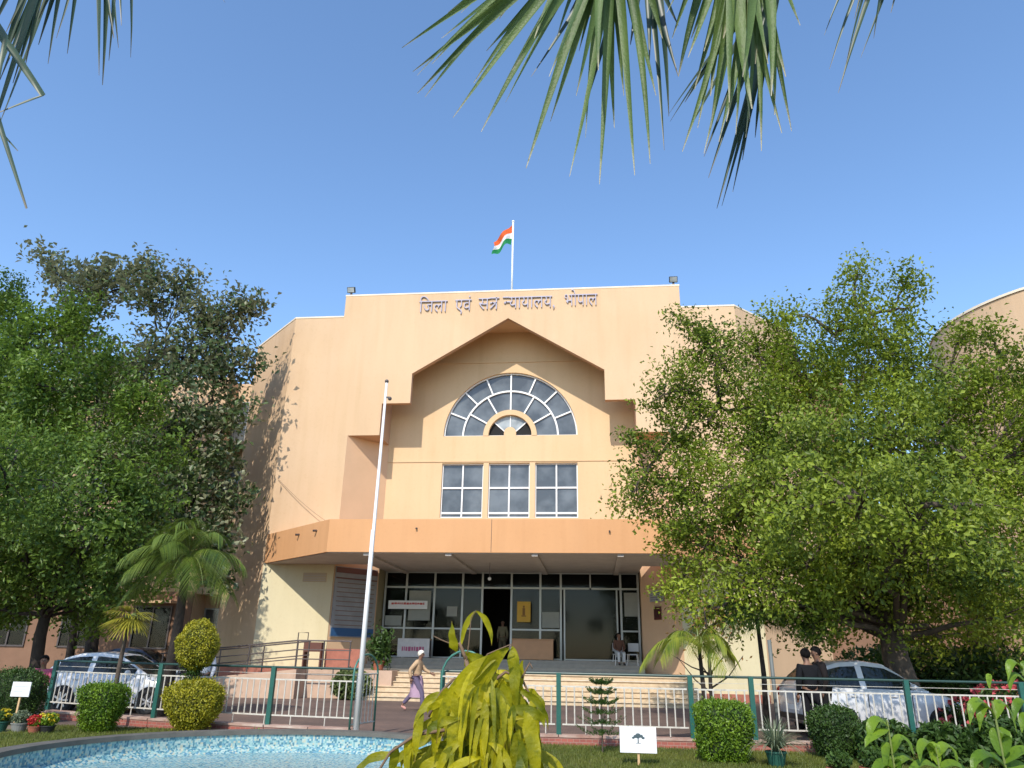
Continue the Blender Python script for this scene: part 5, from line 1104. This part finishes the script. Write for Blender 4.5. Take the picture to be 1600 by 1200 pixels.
    t.rotation_euler = (0, 0, rot); t.location = loc
    return t
p = at(92, 1100, 20.9)
car('parked_hatchback', (p.x, 20.6, .004), R(3), 'white hatchback parked under the left trees behind the fence')
p = at(1208, 1100, 19.6)
car('parked_car', (p.x+.35, 19.2, .004), R(14), 'white car with red tail light parked under the spreading tree', hk=1.1)
p = at(150, 1000, 30); car('parked_car', (p.x-.6, 31.5, .004), R(2), 'dark blue car half hidden behind the white hatchback', hk=1.1, paint=mat('navy_paint', (.015, .02, .04), .3, coat=.5))

# ================================================================== PEOPLE
def skin_geo(V, E_, Rd, root=0, sub=2):
    me = bpy.data.meshes.new('s'); me.from_pydata([tuple(v) for v in V], E_, []); o = bpy.data.objects.new('s', me); COL.objects.link(o)
    o.modifiers.new('skin', 'SKIN')
    for i, r_ in enumerate(Rd):
        sv = me.skin_vertices[0].data[i]; sv.radius = (r_, r_) if not hasattr(r_, '__len__') else r_; sv.use_root = (i == root)
    ss = o.modifiers.new('sub', 'SUBSURF'); ss.levels = sub; ss.render_levels = sub
    bpy.context.view_layer.update(); dg = bpy.context.evaluated_depsgraph_get(); e = bpy.data.meshes.new_from_object(o.evaluated_get(dg))
    v = [tuple(x.co) for x in e.vertices]; f_ = [tuple(p.vertices) for p in e.polygons]; bpy.data.objects.remove(o); bpy.data.meshes.remove(e); return v, f_
STAND = dict(pel=(0, 0, .95), sp=(0, 0, 1.12), ch=(0, 0, 1.32), nk=(0, .0, 1.47), h0=(0, .02, 1.53), shL=(-.17, 0, 1.41), elL=(-.23, -.03, 1.13), wrL=(-.22, .07, .89), shR=(.17, 0, 1.41), elR=(.23, -.03, 1.13), wrR=(.22, .07, .89),
             hpL=(-.09, 0, .90), knL=(-.10, .02, .49), anL=(-.10, -.02, .08), toL=(-.12, .15, .035), hpR=(.09, 0, .90), knR=(.10, .02, .49), anR=(.10, -.02, .08), toR=(.12, .15, .035))
WALK = dict(STAND, sp=(0, .02, 1.12), ch=(0, .04, 1.31), nk=(0, .07, 1.45), h0=(0, .10, 1.52), shL=(-.17, .06, 1.40), shR=(.17, .03, 1.40), elL=(-.23, .20, 1.18), wrL=(-.20, .42, 1.08), elR=(.24, -.16, 1.16), wrR=(.23, -.12, .92), knL=(-.09, -.12, .50), anL=(-.09, -.42, .16), toL=(-.10, -.32, .04), knR=(.09, .22, .51), anR=(.09, .26, .08), toR=(.1, .43, .05))
SIT = dict(STAND, pel=(0, 0, .52), sp=(0, -.01, .70), ch=(0, .0, .90), nk=(0, .03, 1.05), h0=(0, .05, 1.11), shL=(-.17, 0, .99), shR=(.17, 0, .99), elL=(-.22, .08, .72), wrL=(-.12, .32, .62), elR=(.22, .08, .72), wrR=(.12, .32, .62), hpL=(-.09, 0, .50), knL=(-.12, .42, .50), anL=(-.11, .40, .08), toL=(-.12, .56, .035), hpR=(.09, 0, .50), knR=(.12, .42, .50), anR=(.12, .48, .08), toR=(.13, .63, .035))
def person(loc, yaw, P, top, bottom, label, scale=1.0, head=None, shoe=BLACKP, sleeves='long', skirt=None, scarf=None):
    t = thing('person', (0, 0, 0), label, 'person'); P = {k: Vector(v) for k, v in P.items()}
    up = (P['h0']-P['nk']).normalized(); hc = P['h0']+Vector((0, .015, .11)); hd = lambda dz, dy=0: P['h0']+Vector((0, dy, dz))
    names = ['pel', 'sp', 'ch', 'nk', 'h0']; V = [P[n] for n in names]+[hd(.06, .02), hd(.13, .02), hd(.18, .01)]; E_ = [(i, i+1) for i in range(7)]; Rr = [.125, .115, .13, .055, .06, .078, .085, .062]
    def chain(root, ks, rs):
        nonlocal V, E_, Rr
        prev = root
        for k, r_ in zip(ks, rs): V.append(P[k] if isinstance(k, str) else k); Rr.append(r_); E_.append((prev, len(V)-1)); prev = len(V)-1
    for s_ in 'LR':
        chain(2, ['sh'+s_, 'el'+s_, 'wr'+s_], [.06, .042, .027]); chain(0, ['hp'+s_, 'kn'+s_, 'an'+s_, 'to'+s_], [.09, .058, .038, .03])
    v, f_ = skin_geo(V, E_, Rr); g = MB(); g.add(v, f_)
    for s_, sg in (('L', -1), ('R', 1)):      # hands: palm, four fingers, thumb
        w_ = P['wr'+s_]; d = (w_-P['el'+s_]).normalized(); sd = Vector((0, 1, 0)); sd = (sd-d*sd.dot(d)).normalized(); nn_ = d.cross(sd)
        g.obox(w_+d*.045, d, sd, nn_, .045, .035, .014)
        for k in range(4):
            b0 = w_+d*.085+sd*(-.028+.018*k); fl_ = (.06, .072, .068, .052)[k]; g.tube([b0, b0+d*fl_*.55, b0+d*fl_*.9-nn_*sg*-.015], [.009, .008, .006], 6)
        g.tube([w_+d*.02+sd*.03, w_+d*.05+sd*.058, w_+d*.075+sd*.066], [.011, .009, .007], 6)
    fc = hd(.10, .02)
    g.ball(fc+Vector((0, .088, -.005)), (.012, .02, .022), 8, 6); g.ball(fc+Vector((.082, 0, 0)), (.012, .022, .03), 8, 6); g.ball(fc+Vector((-.082, 0, 0)), (.012, .022, .03), 8, 6)
    g.cur = 1
    for sx in (-1, 1): g.ball(fc+Vector((sx*.03, .077, .018)), (.011, .008, .006), 8, 5)
    g.cur = 2; g.ball(fc+Vector((0, .078, -.045)), (.022, .008, .006), 8, 5)
    bo = g.build('body', [SKIN, HAIR, REDL], t, smooth=True)
    # shirt
    V = [P['pel']+Vector((0, 0, .0)), P['sp'], P['ch'], P['ch'].lerp(P['nk'], .7)]; E_ = [(0, 1), (1, 2), (2, 3)]; Rr = [.165, .15, .165, .075]
    for s_ in 'LR':
        e_ = P['sh'+s_].lerp(P['el'+s_], .75) if sleeves == 'short' else P['el'+s_]; chain(2, ['sh'+s_, e_], [.085, .062])
        if sleeves == 'long': V.append(P['el'+s_].lerp(P['wr'+s_], .9)); Rr.append(.042); E_.append((len(V)-2, len(V)-1))
    v, f_ = skin_geo(V, E_, Rr); g = MB(); g.add(v, f_); g.build('shirt', top, bo, smooth=True)
    V = [P['pel']]; E_ = []; Rr = [.15]
    for s_ in 'LR': chain(0, ['hp'+s_, 'kn'+s_, P['an'+s_].lerp(P['kn'+s_], .08)], [.112, .082, .06])
    v, f_ = skin_geo(V, E_, Rr); g = MB(); g.add(v, f_); g.build('trousers', bottom, bo, smooth=True)
    for s_ in 'LR':
        g = MB(); a_, b2 = P['an'+s_], P['to'+s_]; v, f_ = skin_geo([a_+Vector((0, -.03, -.02)), a_.lerp(b2, .6), b2+Vector((0, .03, 0))], [(0, 1), (1, 2)], [.042, .046, .034], 0, 2); g.add(v, f_); g.build('shoe', shoe, bo, smooth=True)
    g = MB(); hm = head or HAIR; vs = []
    for j in range(7):
        for k in range(16):
            b2 = 2*math.pi*k/16; a_ = math.pi*(.60-.17*math.sin(b2))*j/6; x = Vector((math.sin(a_)*math.cos(b2)*.098, math.sin(a_)*math.sin(b2)*.112-.012, math.cos(a_)*.112)); 
            if j == 6 and math.sin(b2) > .2: x.z += .02; x.y *= .93
            vs.append(fc+x+Vector((0, 0, .03)))
    g.add(vs, [(j*16+k, (j+1)*16+k, (j+1)*16+(k+1) % 16, j*16+(k+1) % 16) for j in range(6) for k in range(16)])
    g.build('hair' if head is None else 'head_scarf', hm, bo, smooth=True)
    if scarf:
        g = MB(); z0 = P['pel'].z
        n_ = 14; vs = []
        for j in range(8):
            q = j/7
            for k in range(n_):
                a_ = 2*math.pi*k/n_; r_ = .17+.05*q+.02*math.sin(k*3+j); vs.append(P['pel']+Vector((math.cos(a_)*r_*.8, math.sin(a_)*r_*1.05+.06*q, .06-.62*q)))
        g.add(vs, [(j*n_+k, j*n_+(k+1) % n_, (j+1)*n_+(k+1) % n_, (j+1)*n_+k) for j in range(7) for k in range(n_)]); g.build('skirt_wrap', scarf, bo, smooth=True)
    t.scale = (scale,)*3; t.rotation_euler = (0, 0, yaw); t.location = loc; return t
CL = lambda n_, c: mat(n_, c, .85, var=.15, vscale=8, spec=.2)
q = atz(645, 1111, 0); person((q.x+.05, q.y, 0), R(-90), WALK, CL('tan_shirt', (.50, .34, .20)), CL('mauve_trousers', (.14, .11, .17)), 'person walking right past the steps in tan top and mauve trousers with covered head', .98, head=CL('cream_scarf', (.72, .66, .55)), shoe=CL('pink_shoe', (.6, .3, .25)), scarf=CL('pink_cloth', (.42, .28, .36)))
q = atz(350, 1110, 0); person((q.x, 20.6, 0), R(170), STAND, CL('white_shirt', (.55, .57, .62)), CL('dark_trousers', (.04, .04, .045)), 'person in a white shirt standing behind the golden topiary', 1.0)
q = ground_at(1268, 17.3); person(q, R(15), STAND, CL('shaded_black_coat', (.008, .008, .01)), CL('shaded_black_trousers', (.008, .008, .01)), 'person in black clothes standing with back turned behind the fence', 1.06)  # dark clothes taken down to black, tree shade put into their colour
q = ground_at(1286, 17.9); person(q, R(95), dict(STAND, elR=(.25, .10, 1.18), wrR=(.12, .32, 1.20)), CL('shaded_black_shirt', (.014, .011, .011)), CL('shaded_black_pants', (.01, .01, .01)), 'second person in dark clothes turned sideways close beside the one with turned back', 1.09)  # cloth near black here too, with the shade in its colour
q = ground_at(56, 18.6); person(q, R(200), dict(SIT, pel=(0, 0, .48)), CL('pink_top', (.45, .10, .16)), CL('maroon_trousers', (.12, .03, .05)), 'person in pink sitting low beside the dark bush at far left', 1.05)
q = ground_at(783, 36.9, 1.45); person(q, R(180), STAND, CL('khaki_shirt', (.20, .17, .10)), CL('khaki_trousers', (.12, .10, .06)), 'person in khaki standing inside the dark doorway', 1.0)
person((pc.x, 34.45, 1.30), R(192), dict(SIT), CL('brown_shirt', (.12, .06, .04)), CL('pale_trousers', (.50, .52, .52)), 'person in pale trousers seated on a chair at the right of the porch', 1.0)
# low stool under the pink-clad person
q = ground_at(56, 18.6); t = thing('low_stool', q, 'low dark stool under the person in pink', 'stool')
g = MB(); g.box(q.x-.2, q.x+.2, q.y-.2, q.y+.2, .36, .40); g.build('seat', STEEL, t)
for sx in (-1, 1):
    for sy in (-1, 1): g = MB(); g.tube([(q.x+sx*.16, q.y+sy*.16, .36), (q.x+sx*.18, q.y+sy*.18, 0)], .015, 6); g.build('leg', STEEL, t)
